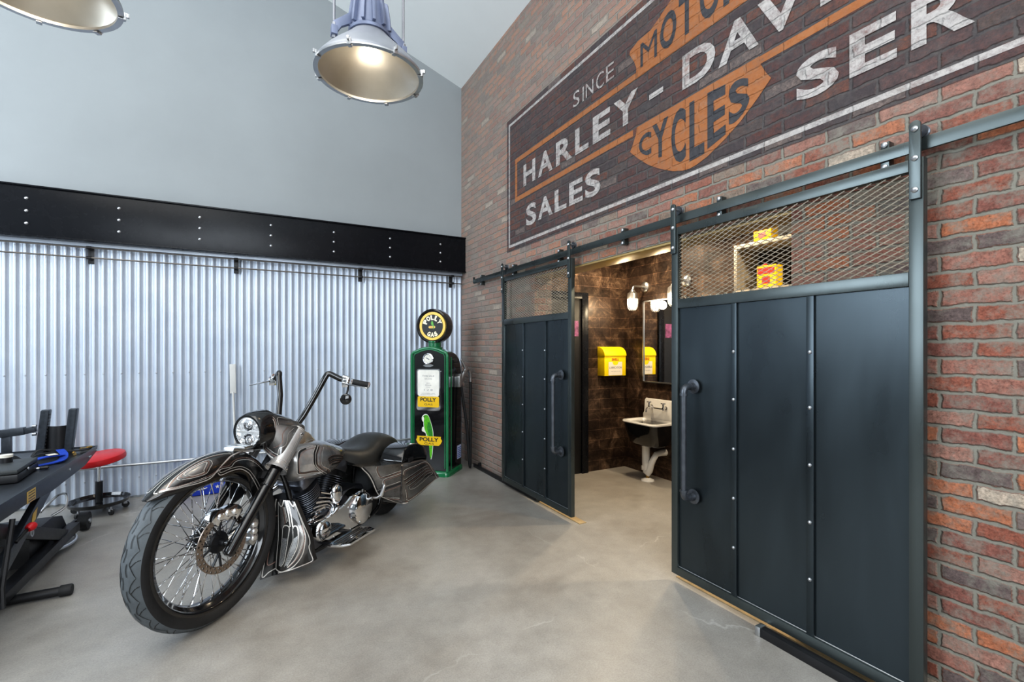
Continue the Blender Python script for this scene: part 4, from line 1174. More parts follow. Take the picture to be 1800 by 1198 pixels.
for i, (x, y, a, L_, c, lab) in enumerate(((TX - .07, -1.06, 1.9, .11, BRASS, 'small brass fitting on the work lift near its far end'), (TX - .05, -.86, .9, .09, BRASS, 'brass hook at the far corner of the work lift'), (TX - .13, -1.55, .15, .12, CHROME, 'chrome socket tool lying in front of the blue strap'))):
    t = thing('hand_tool', lab, 'tool', (x, y, DK), a)
    m_ = MB(); m_.lathe([(0, 0), (.009, 0), (.011, .01), (.007, .03), (.006, L_ * .6), (.0, L_ * .6)], 12, (-L_ / 2, 0, .012), (1, 0, 0)); obj('tool_shank', m_, c, t)
    m_ = MB(); m_.lathe([(0, L_ * .6), (.011, L_ * .6), (.012, L_ * .95), (0, L_)], 12, (-L_ / 2, 0, .012), (1, 0, 0)); obj('tool_grip', m_, BLACK if i == 2 else c, t)

# low blue box and pale pole against the corrugated wall
bx_ = thing('blue_case', 'low bright blue case on the floor against the corrugated wall, seen through the front wheel', 'case', (-2.86, -.16, 0))
mb = MB(); mb.box((0, 0, .072), (.42, .20, .135)); obj('case_body', mb, BLUE, bx_, bev=.01)
mb = MB(); mb.tube([(-.14, -.102, .06), (-.13, -.125, .06), (.02, -.125, .075), (.03, -.102, .075)], .006, 8); obj('white_handle', mb, WHITE, bx_)
mb = MB(); st_ = []
for k in range(10):
    a = PI / 2 + PI * k / 5; r = .022 if k % 2 == 0 else .009; st_.append((.12 + r * math.cos(a), .075 + r * math.sin(a)))
mb.prism(st_, -.1005, -.1015, lambda a, b, h: (a, h, b)); obj('star_mark', mb, PAPER, bx_, smooth=False)
po = thing('pale_pole', 'pale slim pole with wider frosted top leaning on the corrugated wall behind the motorcycle', 'pole', (-2.585, 0, 0))
mb = MB(); mb.cyl((.008, -.125, .0), (-.028, -.055, 1.0), .011, n=10); obj('pole_shaft', mb, PALE, po)
mb = MB(); mb.bar((-.028, -.056, .985), (-.034, -.038, 1.295), .056, .012, up=(0, 1, 0)); obj('pole_blade', mb, PALE, po, bev=.003)
mb = MB(); mb.box((.01, -.13, .03), (.09, .05, .06)); obj('pole_foot', mb, BLACK, po, bev=.006)
# ================================================================== motorcycle: +x forward, +y its left, origin under the front axle
bk = thing('motorcycle', 'long custom bagger motorcycle with silver pinstriped dark paint and huge front wheel', 'motorcycle', (-2.614, -2.829, 0), rad(226))
RW = .43
# ---- front wheel
AX = V((0, 0, RW))
YA = (0, 1, 0)
mb = MB()
side = [(.352, .047), (.362, .056), (.38, .063), (.395, .0645), (.404, .061)]
crown = [(.404, .061), (.417, .047), (.4255, .028), (.43, 0)]
pr = side + [(r, -y) for r, y in reversed(side)]
mb.lathe(side, 96, AX, YA, 1); mb.lathe([(r, -y) for r, y in reversed(side)], 96, AX, YA, 1)
mb.lathe(crown + [(r, -y) for r, y in reversed(crown[:-1])], 96, AX, YA, 0)
mb.lathe([(.352, -.047), (.352, .047)], 96, AX, YA, 1)
# zigzag tread grooves


def tyre_pt(a, t):   # t -1..1 across the crown
    y = .061 * t; r = .4302 - .0262 * abs(t) ** 2.2
    return (r * math.cos(a), y, RW + r * math.sin(a))


NG = 22
for k in range(NG):
    a0 = 2 * PI * k / NG; da = 2 * PI / NG
    for s_ in (1, -1):
        off = da * .5 if s_ < 0 else 0
        for path in ([(0, .80), (.25, .58), (.50, .34)], [(.50, .34), (.75, .50), (1.0, .80)], [(.42, .46), (.60, .74), (.66, .97)], [(.05, .22), (.30, .10), (.52, .14)]):
            P_ = catmull([(a0 + off + da * p, s_ * t) for p, t in path], 4)
            q = [V(tyre_pt(a, t)) for a, t in P_]
            vs = []; fs = []
            for i, p in enumerate(q):
                tt = (q[min(i + 1, len(q) - 1)] - q[max(i - 1, 0)]).normalized(); nn = V((p.x, p.y * 2.0, p.z - RW)).normalized(); sd = nn.cross(tt) * .0022
                p2 = p + nn * .0012; vs += [p2 - sd, p2 + sd]
            for i in range(len(q) - 1): fs.append((2 * i, 2 * i + 1, 2 * i + 3, 2 * i + 2))
            mb.add(vs, fs, 2)
fw = thing('front_wheel', '', '', (0, 0, 0)); del fw['label']
fw.parent = bk
obj('tyre', mb, [TREAD, RUBBER, INK], fw)['label'] = 'black tyre with zigzag tread'
mb = MB(); hp = [(.355, .046), (.360, .050), (.352, .0515), (.338, .050), (.334, .045), (.330, .037), (.315, .030), (.308, .018), (.306, 0)]
mb.lathe(hp + [(r, -y) for r, y in reversed(hp[:-1])], 96, AX, YA); obj('rim', mb, GLOSSBLACK, fw, ang=60)
mb = MB(); hub = [(.0, .105), (.016, .105), (.016, .075), (.052, .07), (.058, .058), (.052, .046), (.03, .036), (.03, -.036), (.052, -.046), (.058, -.058), (.052, -.07), (.016, -.075), (.016, -.105), (0, -.105)]
mb.lathe(hub, 32, AX, YA); obj('hub', mb, BLACK, fw)
mb = MB()
for k in range(60):
    a = 2 * PI * k / 60; s_ = 1 if k % 2 else -1; tw = rad(48) * (1 if (k // 2) % 2 else -1)
    r0, r1 = .054, .310
    p0 = V((r0 * math.cos(a + tw), s_ * .052, RW + r0 * math.sin(a + tw))); p1 = V((r1 * math.cos(a), s_ * .010, RW + r1 * math.sin(a)))
    mb.tube([p0, p1], .0025, 6, caps=False); mb.tube([p1 + (p0 - p1) * .07, p1], .0042, 6, caps=False)
obj('wire_spokes', mb, CHROME, fw).name = 'spoke_set'
for s_ in (1, -1):
    yd = .088
    if s_ > 0:
      mb = MB()
      NC = 30
      def dp(r, a, y): return (r * math.cos(a), y, RW + r * math.sin(a))
      for y_, fl_ in ((yd + .003, 1), (yd - .003, 0)):
        for row in range(2):
          for k in range(NC):
            a0 = 2 * PI * (k + .5 * row) / NC; a1 = a0 + 2 * PI / NC; ri, ro = (.118, .136) if row == 0 else (.136, .154)
            rm, am = (ri + ro) / 2, (a0 + a1) / 2
            sq = [(ri, a0), (ri, am), (ri, a1), (rm, a1), (ro, a1), (ro, am), (ro, a0), (rm, a0)]
            hl_ = [(rm - .0055 * math.cos(t * PI / 4 - PI / 4), am + .0055 * math.sin(t * PI / 4 - PI / 4) / rm) for t in range(8)]
            vs = [dp(r, a, y_) for r, a in sq] + [dp(r, a, y_) for r, a in hl_]
            mb.add(vs, [(t, (t + 1) % 8, 8 + (t + 1) % 8, 8 + t) if fl_ else (8 + t, 8 + (t + 1) % 8, (t + 1) % 8, t) for t in range(8)])
      for r in (.118, .154): mb.lathe([(r, yd - .003), (r, yd + .003)], 60, AX, (0, s_, 0))
      ds = obj('brake_disc', mb, DISCST, fw)
      mb = MB()
      for k in range(5):
        a = 2 * PI * k / 5
        for da in (-.22, .22):
            mb.bar((.05 * math.cos(a), s_ * .08, RW + .05 * math.sin(a)), (.122 * math.cos(a + da), s_ * yd, RW + .122 * math.sin(a + da)), .006, .012, up=(0, 1, 0))
      obj('disc_carrier', mb, BLACK, ds)
for lo_, hi_, ro_, ri_, ya_, yb_ in ((56, 126, .202, .118, .064, .122), (160, 206, .235, .158, .062, .104)):
    c0, c1 = rad(lo_), rad(hi_); pts = []
    for t in range(11):
        w_ = t / 10; r = ro_ - .018 * abs(math.cos(PI * w_ * 2)) * (1 if 0 < t < 10 else 1.6); pts.append((r * math.cos(c0 + (c1 - c0) * w_), RW + r * math.sin(c0 + (c1 - c0) * w_)))
    for t in range(9):
        w_ = 1 - t / 8; r = ri_ + .02 * abs(math.sin(PI * w_ * 2)); a = c0 + .12 + (c1 - c0 - .24) * w_; pts.append((r * math.cos(a), RW + r * math.sin(a)))
    mb = MB(); mb.prism(pts, ya_, yb_, lambda a, b, h: (a, h, b)); cp_ = obj('brake_caliper', mb, CHROME if lo_ < 90 else ALU, bk, bev=.006, ang=30)
    for t in (.26, .5, .74):
        mb = MB(); a = c0 + (c1 - c0) * t; r = (ro_ + ri_) / 2; mb.lathe([(0, yb_ + .010), (.014, yb_ + .009), (.019, yb_ + .004), (.020, yb_ - .006)], 16, (r * math.cos(a), 0, RW + r * math.sin(a)), (0, 1, 0)); obj('piston_cap', mb, CHROME, cp_)

# ---- fork
FD = V((-.484, 0, .526)).normalized()
for s_ in (1, -1):
    y = .128 * s_; b0 = V((-.008, y, .388)); mb = MB()
    t1 = b0 + FD * .37
    mb.tube([b0 - FD * .028, b0 - FD * .02, b0, t1], [.016, .026, .029, .029], 20); mb.lathe([(.0, .0), (.012, 0), (.012, -.05), (0, -.05)], 12, (0, y, RW), (0, s_, 0))
    fl = obj('fork_leg', mb, GLOSSBLACK, bk)
    mb = MB(); mb.tube([t1 - FD * .005, t1 + FD * .005, t1 + FD * .18], [.034, .036, .036], 20); obj('fork_slider_cover', mb, GLOSSBLACK, fl)
    c0 = b0 + FD * .475; c1 = b0 + FD * .755
    mb = MB()

    def ft_(u, v):
        c = c0.lerp(c1, u); r = .052 - .006 * u + .016 * max(0, 1 - u * 5) ** 2
        a = 2 * PI * v; n1 = V((FD.z, 0, -FD.x)); n2 = V((0, 1, 0))
        return c + (n1 * math.cos(a) * 1.0 + n2 * math.sin(a)) * r

    mb.grid(ft_, 24, 32, 0, lambda u, v: .93, flip=True)
    for u_ in (.05, .13, .17, .95, .985):
        mb.ribbon(ft_, [(u_ + .02 * math.sin(4 * PI * k / 24), k / 24) for k in range(25)], .0045 if u_ != .13 else .003, .0012, 1, -1, 2)
    for z0 in (.2, .3):
        mb.ribbon(ft_, [(.22, z0), (.5, z0 + .02), (.8, z0)], .003, .0012, 1, -1)
    mb.tube([c1, c1 + FD * .03], [.046, .03], 20, 0)
    obj('fork_cover', mb, [BPAINT, PINS], fl)['label'] = 'silver airbrushed fork cover'
    mb = MB(); mb.lathe([(0, .0), (.012, 0), (.012, .004), (0, .008)], 12, tuple(ft_(.88, .25 if s_ > 0 else .75)), (0, s_, 0)); mb.lathe([(0, .0), (.010, 0), (.010, .004), (0, .008)], 12, tuple(ft_(.07, .29 if s_ > 0 else .71)), (0, s_, 0)); obj('cover_bolt', mb, CHROME, fl)
mb = MB(); mb.bar(V((-.30, -.15, .70)), V((-.30, .15, .70)), .06, .05, up=FD); obj('fork_yoke', mb, BLACK, bk, bev=.006)
mb = MB(); mb.bar(V((-.50, -.13, .905)), V((-.50, .13, .905)), .07, .03, up=FD); obj('fork_yoke', mb, BLACK, bk, bev=.006)
mb = MB(); mb.tube([V((-.34, 0, .66)), V((-.56, 0, .90))], .04, 16); obj('steering_head', mb, BLACK, bk)

# ---- front fender
CR = [(.345, .752), (.30, .786), (.244, .822), (.156, .860), (.062, .886), (-.04, .896), (-.12, .891), (-.205, .866), (-.275, .82), (-.33, .765), (-.375, .70), (-.41, .62)]
ED = [(.340, .748), (.275, .757), (.20, .764), (.13, .767), (.05, .771), (-.05, .781), (-.115, .776), (-.158, .742), (-.180, .69), (-.195, .64), (-.21, .59), (-.22, .545)]
HW = [(.02,), (.055,), (.074,), (.084,), (.088,), (.088,), (.088,), (.088,), (.088,), (.088,), (.087,), (.085,)]


def fend(u, v, inset=0):
    c = interp(CR, u); e = interp(ED, u); w = interp(HW, u)[0] - inset
    t = (v - .5) * 2; s_ = 1 if t < 0 else -1; t = abs(t)
    a = t * PI / 2
    k = (1 - math.cos(a) ** .75) if a < PI / 2 - 1e-6 else 1.0
    yy = w * math.sin(a) ** .8 if a > 0 else 0
    return (c[0] + (e[0] - c[0]) * k, s_ * yy, c[1] + (e[1] - c[1]) * k - inset)


mb = MB()
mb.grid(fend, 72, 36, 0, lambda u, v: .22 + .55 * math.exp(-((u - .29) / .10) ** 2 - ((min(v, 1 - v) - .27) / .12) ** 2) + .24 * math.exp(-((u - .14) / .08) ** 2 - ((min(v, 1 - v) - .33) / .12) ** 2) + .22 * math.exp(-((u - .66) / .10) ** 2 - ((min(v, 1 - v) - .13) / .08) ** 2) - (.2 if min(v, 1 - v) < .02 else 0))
mb.grid(lambda u, v: fend(u, v, .004), 40, 20, 2, flip=True)
for s_ in (0, 1):
    def m_(pts): return [(a, b if s_ == 0 else 1 - b) for a, b in pts]
    RF = lambda pts, w, c: mb.ribbon(fend, m_(pts), w, .0012, c, 1)
    # outer twin line from the tip along the skirt, up over the middle
    for d, w_, c_ in ((0, .005, 1), (.022, .003, 1), (.040, .0022, 3)):
        RF([(.085 + d * .4, .30 + d), (.144, .122 + d * 1.5), (.20, .062 + d * 1.3), (.256, .035 + d * 1.2), (.32, .03 + d * 1.1), (.356 + d * .3, .045 + d), (.389 + d * .5, .10 + d * .8), (.433 + d * .6, .175 + d * .5), (.478 + d * .5, .245 + d * .3), (.535 + d * .4, .30), (.60 + d * .3, .40), (.63, .48)], w_, c_)
    RF([(.075, .30), (.07, .40), (.10, .456), (.189, .482), (.32, .494), (.455, .494), (.54, .45)], .0045, 1)
    RF([(.122, .256), (.178, .356), (.233, .40), (.311, .422), (.389, .411), (.456, .36), (.50, .31)], .0032, 1)
    RF([(.14, .26), (.19, .34), (.24, .383), (.311, .402), (.385, .392), (.45, .34)], .0022, 3)
    RF([(.122, .256), (.178, .125), (.256, .082), (.32, .072)], .0032, 1)
    for d, c_ in ((0, 1), (.018, 3), (.034, 1)):
        RF([(.205 + d, .255 + d * .2), (.203 + d, .31), (.222 + d * .8, .352 - d * .5), (.30, .366 - d), (.37 - d * .4, .344 - d * .8), (.377 - d, .25), (.356 - d, .183 + d * .3), (.322 - d * .2, .118 + d), (.256 + d * .2, .15 + d), (.212 + d, .23 + d * .3)], .0028, c_)
    for d, w_ in ((.022, .0036), (.05, .0026)):
        RF([(.375 + d * .5, .04 + d), (.40, d), (.456, d), (.533, d), (.611, d), (.689, d + .01), (.789, d + .02), (.93, d + .03)], w_, 1)
    RF([(.356, .05), (.40, .09), (.44, .075), (.467, .075), (.50, .125), (.578, .165), (.678, .21), (.767, .235), (.95, .25)], .003, 1)
    RF([(.37, .07), (.40, .115), (.45, .10), (.49, .15), (.578, .20), (.678, .25), (.767, .275)], .0022, 3)
obj('front_fender', mb, [BPAINT, PINS, BLACK, PINK], bk, ang=70)
mb = MB(); mb.bar((-.16, -.03, .905), (-.16, .10, .905), .06, .014); mb.bar((-.12, .0, .895), (-.26, 0, .86), .07, .02); obj('fender_bracket', mb, ALU, bk, bev=.004)

# ---- headlight and nacelle
HZ = .968


def ell(x, w, zt, zb, n=32, p=2.0):
    out = []
    for k in range(n):
        a = 2 * PI * k / n; c, s_ = math.cos(a), math.sin(a)
        out.append((x, w * math.copysign(abs(c) ** (2 / p), c), (zt + zb) / 2 + (zt - zb) / 2 * math.copysign(abs(s_) ** (2 / p), s_)))
    return out


NS = [(-.30, .110, HZ + .110, HZ - .108, 2), (-.325, .116, HZ + .1135, HZ - .106, 2), (-.345, .121, HZ + .1135, HZ - .10, 2), (-.38, .130, HZ + .108, HZ - .085, 2.1), (-.42, .142, HZ + .094, HZ - .065, 2.2), (-.48, .15, HZ + .070, HZ - .05, 2.2), (-.54, .135, HZ + .036, HZ - .04, 2.2), (-.60, .095, HZ - .005, HZ - .035, 2.2), (-.625, .05, HZ - .018, HZ - .03, 2)]


def nac(u, v):
    s_ = interp([n[:4] for n in NS], u); a = 2 * PI * v; c, q = math.cos(a), math.sin(a)
    return (s_[0], s_[1] * c, (s_[2] + s_[3]) / 2 + (s_[2] - s_[3]) / 2 * q)


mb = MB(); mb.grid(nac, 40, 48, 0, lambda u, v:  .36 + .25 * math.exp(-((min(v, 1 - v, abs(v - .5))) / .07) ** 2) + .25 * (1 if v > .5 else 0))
for v0 in (0,):
    for d, w_, mi_ in ((0, .004, 1), (.03, .0022, 3), (.055, .0022, 1)):
        mb.ribbon(nac, [(.17 + d + .05 * math.sin(2 * PI * (k / 24) * 3), k / 24 * .999) for k in range(25)], w_, .0012, mi_, -1, 4)
    for vc in (.25,):
        for d in (0, .02, .04):
            mb.ribbon(nac, [(.32 + d * 2, .25 - .09 + d), (.50, .25 - .06 + d * .5), (.75 - d * 2, .25 - .015), (.50, .25 + .06 - d * .5), (.32 + d * 2, .25 + .09 - d)], .0024, .0012, 3 if d == .02 else 1, -1)
    for vs_ in ((.02, .10), (.48, .40)):
        mb.ribbon(nac, [(.30, vs_[0]), (.34, vs_[1]), (.55, vs_[1]), (.8, vs_[1])], .0026, .0012, 1, -1)
        mb.ribbon(nac, [(.28, vs_[0]), (.30, vs_[0] - (.14 if vs_[0] < .1 else -.14)), (.5, vs_[0] - (.1 if vs_[0] < .1 else -.1)), (.7, vs_[0])], .0026, .0012, 1, -1)
obj('headlight_nacelle', mb, [BPAINT, PINS, BLACK, PINK], bk, ang=70)
mb = MB(); mb.lathe([(.118, -.375), (.121, -.345), (.117, -.30), (.113, -.275), (.107, -.256), (.099, -.246), (.088, -.246), (.086, -.255)], 48, (0, 0, HZ), (1, 0, 0)); hl = obj('headlight', mb, GLOSSBLACK, bk)
hl['label'] = 'round headlight with black bezel'
mb = MB(); mb.lathe([(.088, -0.2480), (.082, -0.2680), (.05, -0.2910), (0, -0.2980)], 40, (0, 0, HZ), (1, 0, 0)); mb.span((-0.2880, -.082, HZ - .005), (-0.2570, .082, HZ + .005))
for k in range(10):
    a = 2 * PI * (k + .5) / 10; mb.lathe([(0, -0.2650), (.017, -0.2680), (.02, -0.2790), (.0, -0.2830)], 6, (0, .066 * math.cos(a), HZ + .066 * math.sin(a)), (1, 0, 0))
obj('lamp_reflector', mb, simple('headlight reflector', (.86, .88, .90), .12, .9, emit=.25, ecol=(.9, .95, 1)), hl, smooth=False)  # slight glow given to the reflector, no bulb is lit
for z_ in (.042, -.042):
    mb = MB(); mb.lathe([(.036, -0.2780), (.036, -0.2570), (.031, -0.2550), (.029, -0.2650), (.018, -0.2560), (0, -0.2530)], 28, (0, .008, HZ + z_), (1, 0, 0)); obj('projector_lens', mb, CHROME, hl)
mb = MB(); mb.lathe([(.0885, -0.2545), (.075, -0.2475), (.05, -0.2420), (0, -0.2390)], 40, (0, 0, HZ), (1, 0, 0)); mb.lathe([(.0885, -0.2565), (.075, -0.2495), (.05, -0.2440), (0, -0.2410)], 40, (0, 0, HZ), (1, 0, 0)); obj('headlight_glass', mb, GLASSM, hl)

# cheeks joining the headlight shell to the fork covers
for s_ in (1, -1):
    q0 = V((-.008, .128 * s_, .388)) + FD * .475; q1 = V((-.008, .128 * s_, .388)) + FD * .755

    def cheek(u, v):
        an = rad(20 - 100 * v); A = V((-.335, s_ * .117 * math.cos(an), HZ + .110 * math.sin(an)))
        c = q1.lerp(q0, v ** .9); B = c + V((FD.z, 0, -FD.x)) * .036 + V((0, s_ * .028, 0))
        sag = V((0, s_ * .018 * math.sin(PI * u), -.012 * math.sin(PI * u) * v))
        return A.lerp(B, u) + sag
    mb = MB(); mb.grid(cheek, 20, 24, 0, lambda u, v: .62 + .2 * math.sin(6 * v), flip=(s_ > 0)); mb.grid(lambda u, v: cheek(u, v) + V((-.006, -s_ * .006, 0)), 10, 12, 2, flip=(s_ < 0))
    for d, w_, c_ in ((.02, .005, 1), (.10, .0028, 3), (.17, .0028, 1)):
        mb.ribbon(cheek, [(.05, 1 - d), (.35, 1 - d - .02), (.6, 1 - d - .05), (.98, 1 - d)], w_, .0014, c_, 1)
    mb.ribbon(cheek, [(.75, .04), (.55, .2), (.70, .45), (.45, .62), (.60, .78)], .0032, .0014, 1, 1); mb.ribbon(cheek, [(.45, .04), (.3, .25), (.42, .45), (.22, .7)], .0028, .0014, 3, 1)
    obj('nacelle_cheek', mb, [BPAINT, PINS, BLACK, PINK], bk, ang=70)

# ---- handlebar
for s_ in (1, -1):
    mb = MB()
    if s_ > 0:
        pts = [V((-.54, .035, .90)), V((-.545, .06, .925)), V((-.606, .098, 1.02)), V((-.663, .138, 1.14)), V((-.705, .185, 1.262))]
        pts += elbow_pts(pts[-1], (-.722, .196, 1.296), (-.760, .258, 1.256), .022)[1:] + [V((-.760, .258, 1.256)), V((-.775, .284, 1.245))]
    else:
        pts = [V((-.54, -.035, .90)), V((-.545, -.06, .925)), V((-.606, -.098, 1.02)), V((-.663, -.138, 1.14)), V((-.705, -.185, 1.262))]
        pts += elbow_pts(pts[-1], (-.722, -.196, 1.296), (-.760, -.258, 1.256), .022)[1:] + [V((-.760, -.258, 1.256)), V((-.775, -.284, 1.245))]
    mb.tube(pts, .019, 14)
    hb = obj('handlebar', mb, GLOSSBLACK, bk)
    g0 = V((-.772, .282 * s_, 1.246)); g1 = V((-.886, .40 * s_, 1.206)); d_ = (g1 - g0).normalized()
    mb = MB(); mb.tube([g0, g0 + d_ * .03, g0 + d_ * .04], [.022, .024, .02], 14); mb.box(g0 + d_ * .02 + V((.012, 0, -.018)), (.05, .04, .05), rz=.4); mb.tube([g0 + V((.01, 0, .02)), g0 + d_ * .055 + V((.03, 0, .02))], .017, 10); obj('switch_housing', mb, CHROME, hb, bev=.004)
    mb = MB(); mb.tube([g0 + d_ * .05, g0 + d_ * .055, g1 - d_ * .005], [.016, .0195, .0195], 16); gr = obj('grip', mb, RUBBER, hb)
    mb = MB(); mb.tube([g1 - d_ * .006, g1 + d_ * .004, g1 + d_ * .01], [.022, .022, .015], 16); mb.tube([g0 + d_ * .045, g0 + d_ * .056], .022, 16); obj('grip_cap', mb, CHROME, gr)
    mb = MB(); e0 = g0 + d_ * .02 + V((.045, 0, -.012)); e1 = V((-.752, .478 * s_, 1.196)); mb.tube([e0, e0.lerp(e1, .3) + V((.012, 0, 0)), e0.lerp(e1, .8), e1 - (e1 - e0).normalized() * .01, e1], [.009, .008, .006, .0085, .006], 8, squash=.7); obj('hand_lever', mb, CHROME, hb)
    if s_ < 0: continue
    mb = MB(); m0 = g0 + d_ * .05 + V((.03, 0, -.01)); mc = m0 + V((.03, .0, -.105))
    mb.tube(catmull([m0, m0 + V((.006, 0, -.04)), m0 + V((.018, 0, -.068))], 4), .0065, 8); mi_ = obj('mirror_stem', mb, BLACK, hb)
    mb = MB(); mb.lathe([(0, .014), (.025, .012), (.036, .006), (.0375, -.002), (.034, -.006), (0, -.006)], 28, mc, (1, .55 * s_, 0)); obj('round_mirror', mb, GLOSSBLACK, mi_)

# ---- tank, dash, seat
TK = [(-.492, .075, .785, .660), (-.505, .115, .812, .618), (-.55, .147, .832, .592), (-.63, .164, .838, .578), (-.72, .170, .835, .566), (-.80, .168, .822, .562), (-.88, .162, .798, .566), (-.96, .140, .768, .59), (-1.04, .105, .736, .625), (-1.10, .065, .712, .645)]


def tank(u, v):
    s_ = interp(TK, u); a = 2 * PI * v; c, q = math.cos(a), math.sin(a)
    c = math.copysign(abs(c) ** .82, c); q = math.copysign(abs(q) ** .88, q)
    return (s_[0], s_[1] * c, (s_[2] + s_[3]) / 2 + (s_[2] - s_[3]) / 2 * q)


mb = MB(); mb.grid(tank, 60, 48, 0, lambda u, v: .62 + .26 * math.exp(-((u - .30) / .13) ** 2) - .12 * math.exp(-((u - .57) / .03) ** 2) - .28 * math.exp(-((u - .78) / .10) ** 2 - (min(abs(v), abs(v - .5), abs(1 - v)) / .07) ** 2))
mb.add([tank(0, k / 32) for k in range(32)], [tuple(range(32))], 0, .5)
for s_ in (0, 1):
    def m_(pts): return [(a, (b if s_ == 0 else .5 - b) % 1.0) for a, b in pts]

    def tk2(u, v): return tank(u, v)
    # ribbons need a continuous v, so shift the seam under the tank
    def tks(u, v): return tank(u, (v + .75) % 1.0)
    def ms(pts): return [(a, (b + .25) if s_ == 0 else (.75 - b)) for a, b in pts]
    mq = lambda pts: [(a, b if s_ == 0 else 1 - b) for a, b in pts]
    RT = lambda pts, w, c: mb.ribbon(tks, mq(pts), w, .0014, c, 1)
    for d, w_, c_ in ((0, .004, 1), (.025, .0024, 3)):
        RT([(.389, .392 - d), (.289, .389 - d), (.20 + d, .367 - d), (.144 + d, .289), (.15 + d, .2 + d * .3), (.189 + d, .178 + d * .4), (.333, .178 + d * .5), (.46, .155 + d * .3)], w_, c_)
    mb.ribbon(tks, mq([(.432, .383), (.365, .327), (.345, .289), (.345, .240), (.405, .192), (.49, .15), (.575, .115), (.615, .075)]), .026, .0008, 2, 1)
    mb.ribbon(tks, mq([(.30, .380), (.212, .358), (.158, .285), (.165, .208), (.20, .188), (.333, .188), (.46, .163)]), .012, .0008, 2, 1)
    for d, w_, c_ in ((0, .0045, 1), (.024, .0045, 1), (.043, .0026, 3)):
        RT([(.411 + d, .385 - d * .2), (.344 + d, .333 - d * .3), (.322 + d, .289), (.322 + d, .244 - d * .2), (.389 + d * .6, .19 + d * .2), (.47 + d, .145 + d * .3), (.56 + d * .5, .10 + d * .6), (.60, .06 + d)], w_, c_)
    for d, w_, c_ in ((0, .0028, 3), (.022, .0024, 1)):
        RT([(.467 + d, .36), (.411 + d, .311), (.389 + d, .256), (.40 + d, .222), (.456 + d, .20), (.54 + d, .165), (.60 + d, .12), (.64, .07)], w_, c_)
    mb.ribbon(tks, mq([(.50, .252), (.58, .268), (.66, .27), (.76, .25)]), .018, .0011, 2, 1); mb.ribbon(tks, mq([(.52, .235), (.60, .245), (.70, .24), (.80, .215)]), .018, .0011, 2, 1); mb.ribbon(tks, mq([(.56, .215), (.64, .215), (.74, .21)]), .012, .0011, 2, 1)
    for k in range(4):
        b0 = .215 + .018 * k; RT([(.49 + .012 * abs(k - 2), b0), (.60, b0 + .012), (.70, b0 + .004), (.80, b0 - .02)], .0018, 3)
obj('fuel_tank', mb, [BPAINT, PINS, INK, PINK], bk, ang=60)
DS = [(-.575, .05, .835, .80), (-.62, .068, .868, .79), (-.66, .074, .893, .79), (-.70, .072, .905, .79), (-.74, .066, .893, .79), (-.785, .056, .852, .77), (-.83, .05, .818, .75), (-.90, .042, .79, .73), (-.98, .035, .76, .70), (-1.06, .025, .73, .69)]


def dash(u, v):
    s_ = interp(DS, u); a = PI * v; return (s_[0], s_[1] * math.cos(a), s_[3] + (s_[2] - s_[3]) * math.sin(a) ** .7)


mb = MB(); mb.grid(dash, 44, 24, 0, lambda u, v: .80 - .3 * max(0, u - .5)); mb.add([dash(0, k / 20) for k in range(21)], [tuple(range(21))], 0, .6)
for d in (.05, .10):
    for s_ in (d, 1 - d): mb.ribbon(dash, [(.03, s_), (.3, s_), (.6, s_), (.95, s_)], .003, .0014, 1, 1)
obj('dash_console', mb, [BRZ, PINS], bk, ang=60)
SE = [(-1.02, .055, .722, .65), (-1.08, .10, .714, .61), (-1.16, .155, .706, .565), (-1.25, .182, .706, .54), (-1.34, .185, .715, .54), (-1.42, .178, .732, .55), (-1.49, .168, .743, .565), (-1.56, .158, .742, .57), (-1.64, .145, .728, .575), (-1.74, .125, .695, .575), (-1.83, .10, .655, .575), (-1.90, .06, .62, .58)]


def seat_f(u, v):
    s_ = interp(SE, u); a = PI * v
    top = s_[2] - .028 * math.exp(-((u - .30) / .16) ** 2) * (1 - abs(math.cos(a)))
    return (s_[0], s_[1] * math.copysign(abs(math.cos(a)) ** .8, math.cos(a)), s_[3] + (top - s_[3]) * math.sin(a) ** .62)


mb = MB(); mb.grid(seat_f, 48, 32); mb.grid(lambda u, v: (interp(SE, u)[0], interp(SE, u)[1] * (1 - 2 * v), interp(SE, u)[3]), 20, 2, flip=True)
mb.add([seat_f(0, k / 16) for k in range(17)], [tuple(range(17))]); mb.add([seat_f(1, k / 16) for k in range(17)], [tuple(range(17))[::-1]])
obj('seat', mb, LEATHER, bk, ang=60)

# ---- frame, front spoiler
mb = MB()
for s_ in (1, -1):
    mb.tube(catmull([(-.44, .03 * s_, .76), (-.50, .07 * s_, .55), (-.54, .10 * s_, .25), (-.62, .12 * s_, .12), (-.9, .13 * s_, .105), (-1.35, .13 * s_, .12), (-1.48, .13 * s_, .2), (-1.5, .12 * s_, .5)], 6), .017, 10)
mb.tube([(-.46, 0, .80), (-.8, 0, .70), (-1.2, 0, .60), (-1.5, 0, .55)], .03, 12)
obj('frame', mb, GLOSSBLACK, bk)
# V-shaped painted spoiler: left half u 0..1 from the keel outwards
SPK = [(-.44, .53), (-.432, .47), (-.42, .38), (-.40, .28), (-.375, .18), (-.355, .10), (-.345, .055)]      # keel x, z
SPO = [(-.50, .115, .495), (-.50, .15, .43), (-.505, .19, .345), (-.51, .222, .275), (-.515, .228, .215), (-.522, .232, .16), (-.53, .24, .12)]  # outer edge


def spoil(s_):
    def f(u, v):
        k = interp(SPK, v); o = interp(SPO, v)
        b = .035 * math.sin(PI * (u - .22) / .7) * (.35 + .65 * v) if .22 < u < .92 else 0
        return (k[0] + (o[0] - k[0]) * u + b, s_ * o[1] * u, k[1] + (o[2] - k[1]) * u)
    return f


